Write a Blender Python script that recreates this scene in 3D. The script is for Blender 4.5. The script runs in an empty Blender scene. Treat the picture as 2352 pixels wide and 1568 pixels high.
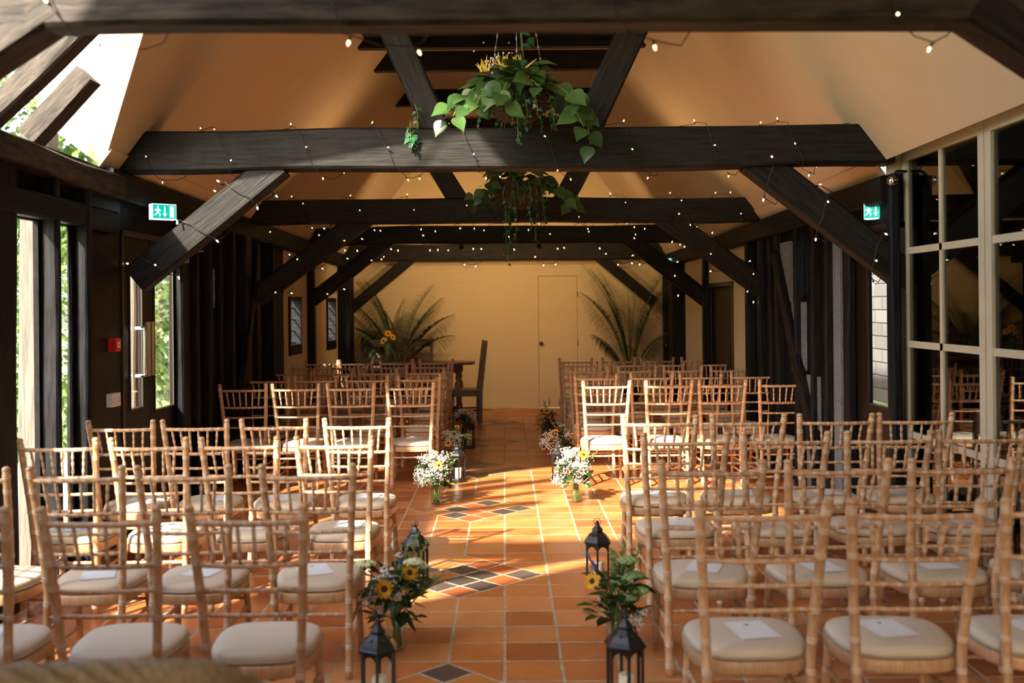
import bpy, math, random
from mathutils import Vector, Matrix, Quaternion
from mathutils import noise as mnoise

random.seed(7)
PI = math.pi
V = Vector
SC = bpy.context.scene
COL = SC.collection

# ------------------------------------------------------------------ camera, world, sun, exposure
F = 2390.0; H = 1.6; TH = 0.0095; VX, VY = 1159.0, 700.0
cam_d = bpy.data.cameras.new('camera'); cam = bpy.data.objects.new('camera', cam_d); COL.objects.link(cam)
cam_d.sensor_width = 36.0; cam_d.lens = 36.0 * F / 2352.0
cam_d.shift_x = (1176 - VX) / 2352.0; cam_d.shift_y = -(784 - VY) / 2352.0
cam.matrix_world = Matrix.Translation((0, 0, H)) @ Matrix.Rotation(PI / 2, 4, 'X') @ Matrix.Rotation(-TH, 4, 'Z')
cam_d.clip_start = 0.05; cam_d.clip_end = 300
cam_d.dof.use_dof = True; cam_d.dof.focus_distance = 8.2; cam_d.dof.aperture_fstop = 2.0
SC.camera = cam
SC.view_settings.view_transform = 'Standard'; SC.view_settings.look = 'None'
SC.view_settings.gamma = 1.0; SC.view_settings.use_curve_mapping = False
SC.view_settings.exposure = 0.75
SC.cycles.max_bounces = 10; SC.cycles.diffuse_bounces = 5; SC.cycles.glossy_bounces = 4
SC.cycles.transparent_max_bounces = 24; SC.cycles.transmission_bounces = 8
SC.cycles.sample_clamp_indirect = 6.0; SC.cycles.caustics_refractive = False; SC.cycles.caustics_reflective = False

SUN_DIR = V((0.53, 0.85, 0)).normalized(); SUN_EL = math.radians(33.5)
ldir = V((SUN_DIR.x * math.cos(SUN_EL), SUN_DIR.y * math.cos(SUN_EL), -math.sin(SUN_EL)))
sun_d = bpy.data.lights.new('sun', 'SUN'); sun = bpy.data.objects.new('sun', sun_d); COL.objects.link(sun)
sun_d.energy = 16.0; sun_d.angle = math.radians(1.2); sun_d.color = (1.0, 0.88, 0.71)
sun.rotation_mode = 'QUATERNION'; sun.rotation_quaternion = ldir.to_track_quat('-Z', 'Y')

world = bpy.data.worlds.new('world'); SC.world = world; world.use_nodes = True
wn = world.node_tree.nodes; wl = world.node_tree.links
bg = wn['Background']; sky = wn.new('ShaderNodeTexSky'); sky.sky_type = 'NISHITA'
sky.sun_disc = False; sky.sun_elevation = SUN_EL; sky.sun_rotation = math.atan2(-ldir.x, -ldir.y)
sky.air_density = 1.2; sky.dust_density = 2.5
wl.new(sky.outputs[0], bg.inputs[0]); bg.inputs[1].default_value = 0.66

def warm_spot(name, loc, target, power, size=120, color=(1, .62, .27), blend=.8, rad=.04, parent=None):
    d = bpy.data.lights.new(name, 'SPOT'); o = bpy.data.objects.new(name, d); COL.objects.link(o)
    d.energy = power; d.spot_size = math.radians(size); d.spot_blend = blend; d.color = color; d.shadow_soft_size = rad
    o.rotation_mode = 'QUATERNION'; o.location = loc
    o.rotation_quaternion = (V(target) - V(loc)).to_track_quat('-Z', 'Y')
    return o

# ------------------------------------------------------------------ projection helpers (real positions measured off perspective)
def XZ(px, py, Y):
    u, v = px - VX, py - VY
    a = u * math.cos(TH) - v * math.sin(TH); b = u * math.sin(TH) + v * math.cos(TH)
    return a * Y / F, H - b * Y / F
def WX(y, s):            # inner face of side walls
    return s * (2.62 - 0.0225 * (y - 7.3)) + (0.03 if s > 0 else 0)
def WZ(y, s):            # eaves height
    return (2.52 if s < 0 else 2.47) - 0.018 * (y - 7.3)
def WY(px, s, py=700):
    y = 8.0
    for _ in range(20):
        a = (px - VX) - (py - VY) * TH
        y = WX(y, s) * F / a
    return y
YF = 16.1                # far wall

# ------------------------------------------------------------------ mesh builder
class MB:
    def __init__(s): s.v = []; s.f = []; s.m = []; s.sm = []
    def add(s, vs, fs, mat=0, smooth=False):
        o = len(s.v); s.v.extend([tuple(p) for p in vs])
        for f in fs: s.f.append(tuple(i + o for i in f)); s.m.append(mat); s.sm.append(smooth)
    def box(s, a, b, mat=0):
        x0, y0, z0 = a; x1, y1, z1 = b
        s.hexa([(x0, y0, z0), (x1, y0, z0), (x1, y1, z0), (x0, y1, z0), (x0, y0, z1), (x1, y0, z1), (x1, y1, z1), (x0, y1, z1)], mat)
    def hexa(s, p, mat=0):
        s.add(p, [(0, 3, 2, 1), (4, 5, 6, 7), (0, 1, 5, 4), (1, 2, 6, 5), (2, 3, 7, 6), (3, 0, 4, 7)], mat)
    def tube(s, pts, rad, n=8, mat=0, mats=None, cap=True, smooth=True):
        pts = [V(p) for p in pts]; m = len(pts)
        if not hasattr(rad, '__len__'): rad = [rad] * m
        t0 = (pts[1] - pts[0]).normalized()
        up = V((0, 0, 1)) if abs(t0.z) < .9 else V((1, 0, 0))
        nrm = t0.cross(up).normalized(); vs = []
        for i in range(m):
            t = (pts[min(i + 1, m - 1)] - pts[max(i - 1, 0)])
            if t.length < 1e-9: t = t0.copy()
            t.normalize(); nrm = (nrm - t * nrm.dot(t))
            if nrm.length < 1e-6: nrm = t.orthogonal()
            nrm.normalize(); bn = t.cross(nrm)
            for k in range(n):
                a = 2 * PI * k / n
                vs.append(pts[i] + (nrm * math.cos(a) + bn * math.sin(a)) * rad[i])
        o = len(s.v); s.v.extend([tuple(p) for p in vs])
        for i in range(m - 1):
            mm = mats[i] if mats else mat
            for k in range(n):
                k2 = (k + 1) % n
                s.f.append((o + i * n + k, o + i * n + k2, o + (i + 1) * n + k2, o + (i + 1) * n + k)); s.m.append(mm); s.sm.append(smooth)
        if cap:
            s.f.append(tuple(o + k for k in reversed(range(n)))); s.m.append(mats[0] if mats else mat); s.sm.append(False)
            s.f.append(tuple(o + (m - 1) * n + k for k in range(n))); s.m.append(mats[-1] if mats else mat); s.sm.append(False)
    def lathe(s, prof, c=(0, 0, 0), n=16, mat=0, smooth=True, close=False, rot0=0):
        c = V(c); vs = []; m = len(prof)
        for r, z in prof:
            for k in range(n):
                a = 2 * PI * k / n + rot0; vs.append(c + V((r * math.cos(a), r * math.sin(a), z)))
        fs = []
        for i in range(m - 1):
            for k in range(n):
                k2 = (k + 1) % n; fs.append((i * n + k, i * n + k2, (i + 1) * n + k2, (i + 1) * n + k))
        if close: fs.append(tuple(reversed(range(n)))); fs.append(tuple((m - 1) * n + k for k in range(n)))
        s.add(vs, fs, mat, smooth)
    def prism(s, poly, off, mat=0):
        n = len(poly); off = V(off); a = [V(p) for p in poly]; b = [p + off for p in a]
        fs = [tuple(reversed(range(n))), tuple(range(n, 2 * n))] + [(i, (i + 1) % n, n + (i + 1) % n, n + i) for i in range(n)]
        s.add(a + b, fs, mat)
    def ball(s, c, r, mat=0, n=6, m=4, sq=(1, 1, 1)):
        c = V(c); vs = [c + V((0, 0, -r * sq[2]))]
        for i in range(1, m):
            ph = -PI / 2 + PI * i / m
            for k in range(n):
                a = 2 * PI * k / n; vs.append(c + V((r * sq[0] * math.cos(ph) * math.cos(a), r * sq[1] * math.cos(ph) * math.sin(a), r * sq[2] * math.sin(ph))))
        vs.append(c + V((0, 0, r * sq[2]))); fs = []
        for k in range(n): fs.append((0, 1 + (k + 1) % n, 1 + k))
        for i in range(m - 2):
            for k in range(n):
                k2 = (k + 1) % n; fs.append((1 + i * n + k, 1 + i * n + k2, 1 + (i + 1) * n + k2, 1 + (i + 1) * n + k))
        L = len(vs) - 1; b = 1 + (m - 2) * n
        for k in range(n): fs.append((b + k, b + (k + 1) % n, L))
        s.add(vs, fs, mat, True)
    def leaf(s, p, d, up, size, kind='lance', mat=0, w=None, droop=.25):
        p = V(p); d = V(d).normalized(); up = V(up); sd = d.cross(up)
        if sd.length < 1e-4: sd = d.orthogonal()
        sd.normalize(); up = sd.cross(d).normalized()
        T, W = LEAF[kind]; W = [x * (w / .5 if w else 1) for x in W]
        vs = []; n = len(T)
        for t, wd in zip(T, W):
            c = p + d * (t * size) - up * (droop * size * t * t)
            e = wd * size
            vs += [c - sd * e + up * (e * .22), c, c + sd * e + up * (e * .22)]
        fs = []
        for i in range(n - 1):
            a = i * 3; fs += [(a, a + 1, a + 4, a + 3), (a + 1, a + 2, a + 5, a + 4)]
        s.add(vs, fs, mat, True)
    def build(s, name, mats, parent=None, loc=None, mw=None):
        me = bpy.data.meshes.new(name); me.from_pydata(s.v, [], s.f)
        if not isinstance(mats, (list, tuple)): mats = [mats]
        for m in mats: me.materials.append(m)
        me.polygons.foreach_set('material_index', s.m); me.polygons.foreach_set('use_smooth', s.sm)
        me.update()
        o = bpy.data.objects.new(name, me); COL.objects.link(o)
        if mw is not None: o.matrix_world = mw
        if loc is not None: o.location = loc
        if parent is not None: o.parent = parent
        return o
LEAF = {
    'lance': ((0, .15, .4, .7, 1.0), (.01, .09, .14, .10, .0)),
    'heart': ((-.12, 0, .12, .3, .5, .72, .88, 1.05), (.16, .34, .44, .46, .38, .21, .09, .0)),
    'ivy': ((-.08, .05, .18, .3, .42, .6, .72, 1.0), (.12, .28, .46, .26, .36, .16, .12, .0)),
    'petal': ((0, .3, .65, 1.0), (.06, .15, .15, .0)),
    'blade': ((0, .3, .7, 1.0), (.035, .04, .025, .0)),
    'oval': ((0, .2, .5, .8, 1.0), (.02, .24, .32, .2, .0)),
}
def tag(o, label=None, cat=None, group=None, kind=None):
    if label: o['label'] = label
    if cat: o['category'] = cat
    if group: o['group'] = group
    if kind: o['kind'] = kind
    return o
def empty(name, loc=(0, 0, 0), rz=0):
    o = bpy.data.objects.new(name, None); COL.objects.link(o); o.location = loc; o.rotation_euler = (0, 0, rz); o.empty_display_size = .1
    return o
KIDS = {}
def kids(o):
    return [c for c in bpy.data.objects if c.parent == o]
def copy_tree(o, children):
    r = o.copy(); COL.objects.link(r)
    for c, sub in children:
        k = c.copy(); COL.objects.link(k); k.parent = r
        for g in sub:
            q = g.copy(); COL.objects.link(q); q.parent = k
    return r
def tree_of(o): return [(c, kids(c)) for c in kids(o)]

# ------------------------------------------------------------------ materials
def mat(name, color=(.5, .5, .5), rough=.5, metal=0, spec=.5, **kw):
    m = bpy.data.materials.new(name); m.use_nodes = True; b = m.node_tree.nodes['Principled BSDF']
    b.inputs['Base Color'].default_value = (*color, 1); b.inputs['Roughness'].default_value = rough
    b.inputs['Metallic'].default_value = metal; b.inputs['Specular IOR Level'].default_value = spec
    for k, v in kw.items(): b.inputs[k.replace('_', ' ')].default_value = v
    return m
class NT:
    def __init__(s, m): s.m = m; s.t = m.node_tree; s.b = s.t.nodes['Principled BSDF']
    def n(s, typ, **kw):
        q = s.t.nodes.new(typ)
        for k, v in kw.items(): setattr(q, k, v)
        return q
    def l(s, a, b): s.t.links.new(a, b)
    def coord(s, scale=(1, 1, 1), kind='Object'):
        tc = s.n('ShaderNodeTexCoord'); mp = s.n('ShaderNodeMapping'); mp.inputs['Scale'].default_value = scale
        s.l(tc.outputs[kind], mp.inputs[0]); return mp.outputs[0]
    def noise(s, vec, scale=5, detail=4, rough=.55):
        q = s.n('ShaderNodeTexNoise'); q.inputs['Scale'].default_value = scale; q.inputs['Detail'].default_value = detail; q.inputs['Roughness'].default_value = rough
        s.l(vec, q.inputs['Vector']); return q.outputs['Fac']
    def ramp(s, fac, stops):
        q = s.n('ShaderNodeValToRGB'); e = q.color_ramp.elements
        while len(e) < len(stops): e.new(.5)
        for i, (p, c) in enumerate(stops): e[i].position = p; e[i].color = (*c, 1)
        s.l(fac, q.inputs[0]); return q.outputs[0]
    def math(s, op, a, b=None, c=None):
        q = s.n('ShaderNodeMath', operation=op)
        for i, x in enumerate((a, b, c)):
            if x is None: continue
            if isinstance(x, (int, float)): q.inputs[i].default_value = x
            else: s.l(x, q.inputs[i])
        return q.outputs[0]
    def mix(s, f, a, b, typ='MIX'):
        q = s.n('ShaderNodeMix', data_type='RGBA', blend_type=typ)
        for inp, x in ((q.inputs[0], f), (q.inputs[6], a), (q.inputs[7], b)):
            if isinstance(x, (int, float)): inp.default_value = x
            elif isinstance(x, tuple): inp.default_value = (*x, 1)
            else: s.l(x, inp)
        return q.outputs[2]
    def bump(s, h, st=.3, dist=.01):
        q = s.n('ShaderNodeBump'); q.inputs['Strength'].default_value = st; q.inputs['Distance'].default_value = dist
        s.l(h, q.inputs['Height']); s.l(q.outputs[0], s.b.inputs['Normal']); return q

def noisy(name, c1, c2, scale=(1, 1, 1), ns=6, rough=.5, bump=.2, bd=.005, detail=5, spec=.5, lo=.35, hi=.65, metal=0):
    m = mat(name, c1, rough, metal, spec); t = NT(m); v = t.coord(scale); f = t.noise(v, ns, detail)
    t.l(t.ramp(f, [(lo, c1), (hi, c2)]), t.b.inputs['Base Color'])
    if bump: t.bump(f, bump, bd)
    return m

M = {}
M['beam'] = noisy('blackened_oak', (.006, .0055, .005), (.020, .018, .016), (1.2, 14, 14), 4, .42, .5, .008, 6, .16)
def rough_beam(m):
    t = NT(m); v = t.coord((60, 2, 2)); f = t.noise(v, 1.2, 3)
    v2 = t.coord((1.5, 1.5, 1.5)); g = t.noise(v2, 2.2, 3)
    r = t.math('MULTIPLY_ADD', f, .35, .25); r = t.math('MULTIPLY_ADD', g, .25, r)
    t.l(r, t.b.inputs['Roughness'])
rough_beam(M['beam'])
M['stud'] = noisy('blackened_stud', (.003, .003, .0035), (.012, .013, .016), (1.2, 12, 12), 4, .55, .6, .01, 6, .12)
M['studgrey'] = noisy('weathered_oak', (.04, .036, .030), (.095, .086, .070), (1.0, 14, 14), 4, .75, .5, .008, 6)  # weathered oak, darkened further in its colour in place of shade from eaves
M['oldbeam'] = noisy('old_grey_oak', (.010, .008, .006), (.055, .043, .032), (2, 9, 9), 3, .6, .6, .012, 6, .25)
M['darkpanel'] = noisy('dark_brown_paint', (.008, .0055, .0045), (.012, .0085, .007), (3, 3, 3), 3, .45, .05, spec=.15)
M['blackwall'] = noisy('black_infill', (.003, .003, .0035), (.008, .008, .010), (4, 4, 4), 3, .6, .2, spec=.08)
M['greyplaster'] = noisy('grey_plaster', (.10, .125, .155), (.17, .205, .25), (9, 9, 9), 4, .6, .8, .01)
M['ceil'] = noisy('cream_plaster_ceiling', (.56, .435, .30), (.60, .47, .325), (1.2, 1.2, 1.2), 2, .75, .08, .003)
M['white'] = mat('white_board', (.85, .83, .78), .6)
M['metal'] = mat('brushed_steel', (.6, .6, .6), .3, 1)
M['chrome'] = mat('polished_steel', (.8, .8, .8), .12, 1)
M['blackmetal'] = noisy('black_lantern_metal', (.006, .006, .007), (.014, .014, .016), (20, 20, 20), 4, .35, .2, .002)
M['candle'] = mat('candle_wax', (.85, .78, .6), .5, Subsurface_Weight=.3)
M['dframe'] = mat('door_paint_brown', (.016, .011, .010), .4)
M['cream_frame'] = noisy('cream_gloss_paint', (.50, .46, .36), (.54, .495, .39), (3, 3, 3), 3, .4, .03)
M['red'] = mat('red_plastic', (.55, .015, .012), .3)
M['whiteplastic'] = mat('white_plastic', (.75, .74, .72), .35)
M['dark'] = mat('near_black', (.006, .006, .006), .6)
M['cable'] = mat('black_cable', (.008, .008, .008), .5)
M['chain'] = mat('basket_chain', (.35, .33, .3), .4, .8)
def emis(name, c, st):
    m = mat(name, c, .4); b = m.node_tree.nodes['Principled BSDF']; b.inputs['Emission Color'].default_value = (*c, 1); b.inputs['Emission Strength'].default_value = st; return m
M['bulb'] = emis('warm_led_bulb', (1, .66, .32), 4.5)
M['exit_green'] = emis('exit_sign_green', (.0, .36, .26), .9)
M['exit_white'] = emis('exit_sign_white', (.70, .90, 1.0), .75)

# far brick wall, painted
def brick_paint(name, c1, c2, bumpst=.6, dims=(.225, .075, .007), mk=.96):
    m = mat(name, c1, .7); t = NT(m)
    tc = t.n('ShaderNodeTexCoord'); sx = t.n('ShaderNodeSeparateXYZ'); t.l(tc.outputs['Object'], sx.inputs[0])
    cx = t.n('ShaderNodeCombineXYZ'); t.l(t.math('ADD', sx.outputs[0], sx.outputs[1]), cx.inputs[0]); t.l(sx.outputs[2], cx.inputs[1])
    br = t.n('ShaderNodeTexBrick'); br.inputs['Scale'].default_value = 1; br.inputs['Brick Width'].default_value = dims[0]; br.inputs['Row Height'].default_value = dims[1]
    br.inputs['Mortar Size'].default_value = dims[2]; br.inputs['Mortar Smooth'].default_value = 1
    br.inputs['Color1'].default_value = (*c1, 1); br.inputs['Color2'].default_value = (*c2, 1); br.inputs['Mortar'].default_value = tuple([x * mk for x in c1] + [1])
    t.l(cx.outputs[0], br.inputs['Vector']); t.l(br.outputs['Color'], t.b.inputs['Base Color'])
    f = t.noise(t.coord((1, 1, 1)), 25, 4)
    h = t.math('MULTIPLY_ADD', f, .4, t.math('SUBTRACT', 1.0, br.outputs['Fac'])); t.bump(h, bumpst, .006)
    return m
M['farwall'] = brick_paint('cream_painted_brick', (.70, .56, .345), (.715, .575, .36), .22)
M['creamwall'] = noisy('cream_plaster_wall', (.66, .55, .38), (.70, .585, .41), (2, 2, 2), 3, .75, .15, .004)
M['whitebrick'] = brick_paint('white_painted_brick', (.17, .18, .19), (.23, .24, .25), 1.0, (.42, .15, .012), .25)  # white brick darkened in its colour, in place of shade on the wall

# wood of the chairs
def chair_wood(name, a, b, c):
    m = mat(name, a, .42); t = NT(m)
    v = t.coord((30, 30, 2.5)); f = t.noise(v, 5, 4, .6)
    oi = t.n('ShaderNodeObjectInfo'); g = t.noise(t.coord((1, 1, 1), 'Object'), 9, 2)
    col = t.ramp(f, [(.32, a), (.52, b), (.72, c)])
    hv = t.math('MULTIPLY_ADD', oi.outputs['Random'], .30, .85)
    hs = t.n('ShaderNodeHueSaturation'); t.l(hv, hs.inputs['Value']); t.l(col, hs.inputs['Color'])
    t.l(hs.outputs[0], t.b.inputs['Base Color']); t.bump(f, .12, .002)
    return m
M['cwood'] = chair_wood('limewashed_beech', (.45, .25, .12), (.55, .33, .175), (.67, .45, .28))
M['cring'] = mat('lime_in_grooves', (.62, .47, .35), .5)
M['cushion'] = noisy('cream_seat_fabric', (.60, .50, .375), (.66, .555, .42), (60, 60, 60), 8, .9, .3, .001)
M['piping'] = mat('seat_piping', (.42, .34, .25), .9)
M['darkwood'] = noisy('dark_oak_furniture', (.035, .014, .008), (.085, .035, .018), (3, 3, 14), 4, .35, .2, .002)
M['wicker'] = noisy('wicker', (.20, .145, .08), (.42, .34, .21), (40, 40, 8), 5, .6, .5, .004)

# window panes: clear thin glass
def thin_glass(name, tint=(1, 1, 1), ior=1.45):
    m = bpy.data.materials.new(name); m.use_nodes = True; t = m.node_tree; t.nodes.clear()
    o = t.nodes.new('ShaderNodeOutputMaterial'); mx = t.nodes.new('ShaderNodeMixShader'); tr = t.nodes.new('ShaderNodeBsdfTransparent'); gl = t.nodes.new('ShaderNodeBsdfGlossy')
    fr = t.nodes.new('ShaderNodeFresnel'); gm = t.nodes.new('ShaderNodeNewGeometry'); mr = t.nodes.new('ShaderNodeMapRange'); mr.inputs[3].default_value = ior; mr.inputs[4].default_value = 1 / ior; t.links.new(gm.outputs['Backfacing'], mr.inputs[0]); t.links.new(mr.outputs[0], fr.inputs[0]); tr.inputs[0].default_value = (*tint, 1); gl.inputs['Roughness'].default_value = .01
    t.links.new(fr.outputs[0], mx.inputs[0]); t.links.new(tr.outputs[0], mx.inputs[1]); t.links.new(gl.outputs[0], mx.inputs[2]); t.links.new(mx.outputs[0], o.inputs[0])
    return m
M['glass'] = thin_glass('window_glass')
M['glass_refl'] = thin_glass('double_glazing', (.55, .57, .55), 1.62)
M['jar'] = thin_glass('jar_glass', (.93, .97, .95), 1.45)

def leafmat(name, c1, c2, rough=.4):
    m = mat(name, c1, rough); t = NT(m)
    g = t.n('ShaderNodeNewGeometry'); f = t.noise(t.coord((1, 1, 1)), 22, 2)
    q = t.math('MULTIPLY_ADD', g.outputs['Random Per Island'], .7, t.math('MULTIPLY', f, .3))
    t.l(t.ramp(q, [(.15, c1), (.85, c2)]), t.b.inputs['Base Color'])
    tr = t.n('ShaderNodeBsdfTranslucent'); t.l(t.ramp(q, [(.15, c1), (.85, c2)]), tr.inputs[0])
    mx = t.n('ShaderNodeMixShader'); mx.inputs[0].default_value = .3
    out = [x for x in t.t.nodes if x.type == 'OUTPUT_MATERIAL'][0]
    t.l(t.b.outputs[0], mx.inputs[1]); t.l(tr.outputs[0], mx.inputs[2]); t.l(mx.outputs[0], out.inputs[0])
    return m
M['leaf'] = leafmat('philodendron_leaf', (.014, .045, .012), (.065, .14, .035))
M['ivy'] = leafmat('ivy_leaf', (.008, .045, .014), (.035, .17, .06), .35)
M['leafdark'] = leafmat('dark_leaf', (.015, .04, .012), (.04, .09, .025))
M['palm'] = leafmat('palm_leaf', (.010, .025, .014), (.03, .065, .03), .4)
M['outleaf'] = leafmat('garden_leaf', (.035, .075, .012), (.13, .20, .04), .6)
M['hay'] = leafmat('yellow_grass', (.45, .32, .03), (.6, .45, .06))
M['sprig'] = leafmat('pale_sprig', (.16, .25, .07), (.34, .42, .16), .5)
M['stem'] = mat('green_stem', (.16, .26, .06), .5)
M['petal'] = leafmat('sunflower_petal', (.75, .36, .01), (.9, .52, .03), .6)
M['seed'] = mat('sunflower_centre', (.03, .012, .006), .8)
M['gyp'] = mat('white_blossom', (.72, .66, .62), .6)
M['umbel'] = mat('pale_green_umbel', (.62, .64, .38), .8)
M['umbelg'] = mat('green_umbel', (.27, .38, .15), .8)
M['purple'] = mat('purple_spike', (.10, .05, .35), .6)
M['card'] = mat('white_card', (.80, .80, .80), .7)
M['print'] = mat('printed_line', (.45, .42, .38), .7)
M['printbrown'] = mat('brown_heart', (.20, .11, .05), .7)
M['basketfib'] = noisy('basket_fibre', (.03, .012, .006), (.11, .045, .022), (40, 40, 40), 6, .9, .9, .01)

# terracotta floor
def floor_mat():
    m = mat('terracotta_tiles', (.5, .2, .07), .35); t = NT(m)
    tc = t.n('ShaderNodeTexCoord'); sp = t.n('ShaderNodeSeparateXYZ'); t.l(tc.outputs['Object'], sp.inputs[0])
    wob = t.noise(t.coord((1, 1, 1)), 6, 2)
    x = t.math('MULTIPLY_ADD', t.math('SUBTRACT', wob, .5), .012, sp.outputs[0]); y = t.math('MULTIPLY_ADD', t.math('SUBTRACT', wob, .5), .012, sp.outputs[1])
    TS = .2545
    # plain grid
    u = t.math('DIVIDE', t.math('ADD', x, .015), TS); v = t.math('DIVIDE', t.math('SUBTRACT', y, 4.42), TS)
    iu = t.math('FLOOR', u); iv = t.math('FLOOR', v); fu = t.math('FRACT', u); fv = t.math('FRACT', v)
    eu = t.math('MINIMUM', fu, t.math('SUBTRACT', 1, fu)); ev = t.math('MINIMUM', fv, t.math('SUBTRACT', 1, fv))
    eg = t.math('MULTIPLY', t.math('MINIMUM', eu, ev), TS)
    # diamonds
    R = .485; P = 2.005; XC = -.27; YC = 4.17
    dy = t.math('SUBTRACT', y, YC); per = t.math('FLOOR', t.math('ADD', t.math('DIVIDE', dy, P), .5)); dyl = t.math('SUBTRACT', dy, t.math('MULTIPLY', per, P))
    dx = t.math('SUBTRACT', x, XC); s1 = t.math('ADD', dx, dyl); s2 = t.math('SUBTRACT', dx, dyl)
    dd = t.math('MAXIMUM', t.math('ABSOLUTE', s1), t.math('ABSOLUTE', s2))
    inside = t.math('LESS_THAN', dd, R)
    edge_d = t.math('ABSOLUTE', t.math('SUBTRACT', dd, R))
    CS = R * 2 / 4
    a = t.math('DIVIDE', t.math('ADD', s1, R), CS); b = t.math('DIVIDE', t.math('ADD', s2, R), CS)
    ia = t.math('FLOOR', a); ib = t.math('FLOOR', b); fa = t.math('FRACT', a); fb = t.math('FRACT', b)
    ea = t.math('MINIMUM', fa, t.math('SUBTRACT', 1, fa)); eb = t.math('MINIMUM', fb, t.math('SUBTRACT', 1, fb))
    ed = t.math('MULTIPLY', t.math('MINIMUM', ea, eb), CS * .7071)
    edge = t.math('ADD', t.math('MULTIPLY', inside, ed), t.math('MULTIPLY', t.math('SUBTRACT', 1, inside), t.math('MINIMUM', eg, t.math('MULTIPLY', edge_d, .7071))))
    def cell(p, q, r):
        c = t.n('ShaderNodeCombineXYZ')
        for i, z in enumerate((p, q, r)):
            if isinstance(z, (int, float)): c.inputs[i].default_value = z
            else: t.l(z, c.inputs[i])
        w = t.n('ShaderNodeTexWhiteNoise', noise_dimensions='3D'); t.l(c.outputs[0], w.inputs['Vector']); return w.outputs['Value']
    r1 = cell(iu, iv, 3.7); r2 = cell(ia, ib, t.math('ADD', per, 17.0))
    terra = t.ramp(r1, [(0, (.36, .095, .025)), (.2, (.50, .155, .040)), (.55, (.58, .195, .052)), (.8, (.64, .265, .09)), (1.0, (.40, .11, .028))])
    dia = t.n('ShaderNodeValToRGB'); dia.color_ramp.interpolation = 'CONSTANT'; e = dia.color_ramp.elements
    e[0].position = 0; e[0].color = (.052, .040, .038, 1); e[1].position = .3; e[1].color = (.085, .062, .055, 1)
    for p, c in ((.5, (.42, .10, .03)), (.72, (.55, .20, .05)), (.88, (.33, .085, .03))):
        q = e.new(p); q.color = (*c, 1)
    t.l(r2, dia.inputs[0])
    col = t.mix(inside, terra, dia.outputs[0])
    spk = t.noise(t.coord((1, 1, 1)), 38, 6, .7); st = t.noise(t.coord((1, 1, 1)), 5, 5, .65)
    col = t.mix(t.math('MULTIPLY', t.math('GREATER_THAN', spk, .63), .35), col, (.75, .5, .3))
    hs = t.n('ShaderNodeHueSaturation'); t.l(col, hs.inputs['Color']); t.l(t.math('MULTIPLY_ADD', st, .7, .55), hs.inputs['Value'])
    gn = t.noise(t.coord((1, 1, 1)), 18, 4)
    gw = t.math('MULTIPLY_ADD', gn, .005, .0042)
    g = t.math('LESS_THAN', edge, gw)
    fin = t.mix(g, hs.outputs[0], t.ramp(gn, [(.3, (.30, .24, .15)), (.7, (.52, .42, .28))]))
    t.l(fin, t.b.inputs['Base Color'])
    rr = t.math('MULTIPLY_ADD', st, .3, .20); t.l(t.math('MAXIMUM', rr, t.math('MULTIPLY', g, .9)), t.b.inputs['Roughness'])
    hh = t.math('MULTIPLY_ADD', spk, .15, t.math('MULTIPLY', t.math('MINIMUM', edge, .009), 100)); 
    hh = t.math('MULTIPLY_ADD', st, .6, hh)
    t.bump(hh, .45, .0035)
    return m
M['floor'] = floor_mat()
M['grass'] = noisy('garden_ground', (.20, .30, .07), (.42, .46, .20), (1, 1, 1), 3, .9, .3)
M['gravel'] = noisy('pale_path', (.55, .53, .50), (.72, .70, .66), (6, 6, 6), 6, .9, .3)

def struct(o): o['kind'] = 'structure'; return o
TRIM = [0]
def trim_name():
    TRIM[0] += 1; return 'trim_%d' % TRIM[0]

# ------------------------------------------------------------------ floor, ceiling, walls
b = MB(); b.box((-3.4, -4, -.12), (3.6, YF, 0)); struct(b.build('floor', M['floor']))
SL = 1.30; TOPW = 1.06
def cpt(y, s, f):       # f 0 at the eaves .. 1 at top of the slope
    w0 = abs(WX(y, s)); x = w0 + (TOPW - w0) * f
    return V((s * x, y, WZ(y, s) + SL * (w0 - x)))
def csheet(b, y00, y01, y10, y11, s, f0, f1, ny=14, nf=6, mt=0):
    # quad patch on slope with thickness; rows f0..f1, the y range is interpolated from (y00..y01) at f0 to (y10..y11) at f1
    g = []
    for i in range(nf + 1):
        k = i / nf; f = f0 + (f1 - f0) * k; a = y00 + (y10 - y00) * k; c = y01 + (y11 - y01) * k
        g.append([cpt(a + (c - a) * j / ny, s, f) for j in range(ny + 1)])
    nn = V((-s * SL, 0, -1)).normalized() * -0.14
    if s > 0: nn = V((-s * SL, 0, -1)).normalized() * -0.14
    top = [p for r in g for p in r]; out = [p + nn for p in top]; W = ny + 1; N = len(top); fs = []
    for i in range(nf):
        for j in range(ny):
            q = (i * W + j, i * W + j + 1, (i + 1) * W + j + 1, (i + 1) * W + j)
            fs.append(q); fs.append(tuple(x + N for x in reversed(q)))
    def strip(idx):
        for p, q in zip(idx, idx[1:]): fs.append((p, q, q + N, p + N))
    strip([j for j in range(W)]); strip([nf * W + j for j in range(W)]); strip([i * W for i in range(nf + 1)]); strip([i * W + ny for i in range(nf + 1)])
    b.add(top + out, fs, mt)
b = MB()
YE0, YE1 = 6.84, 4.75      # far edge of rooflight at eaves / at top of slope
YN = 2.0
csheet(b, YE0, YF, YE1, YF, -1, 0, 1)
csheet(b, -4, YN, -4, YN, -1, 0, 1, 6); csheet(b, YN - .01, YE0 + (YE1 - YE0) * .82 + .02, YN - .01, YE1 + .02, -1, .82, 1, 6)
csheet(b, -4, YF, -4, YF, 1, 0.04, 1, 20)
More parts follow.
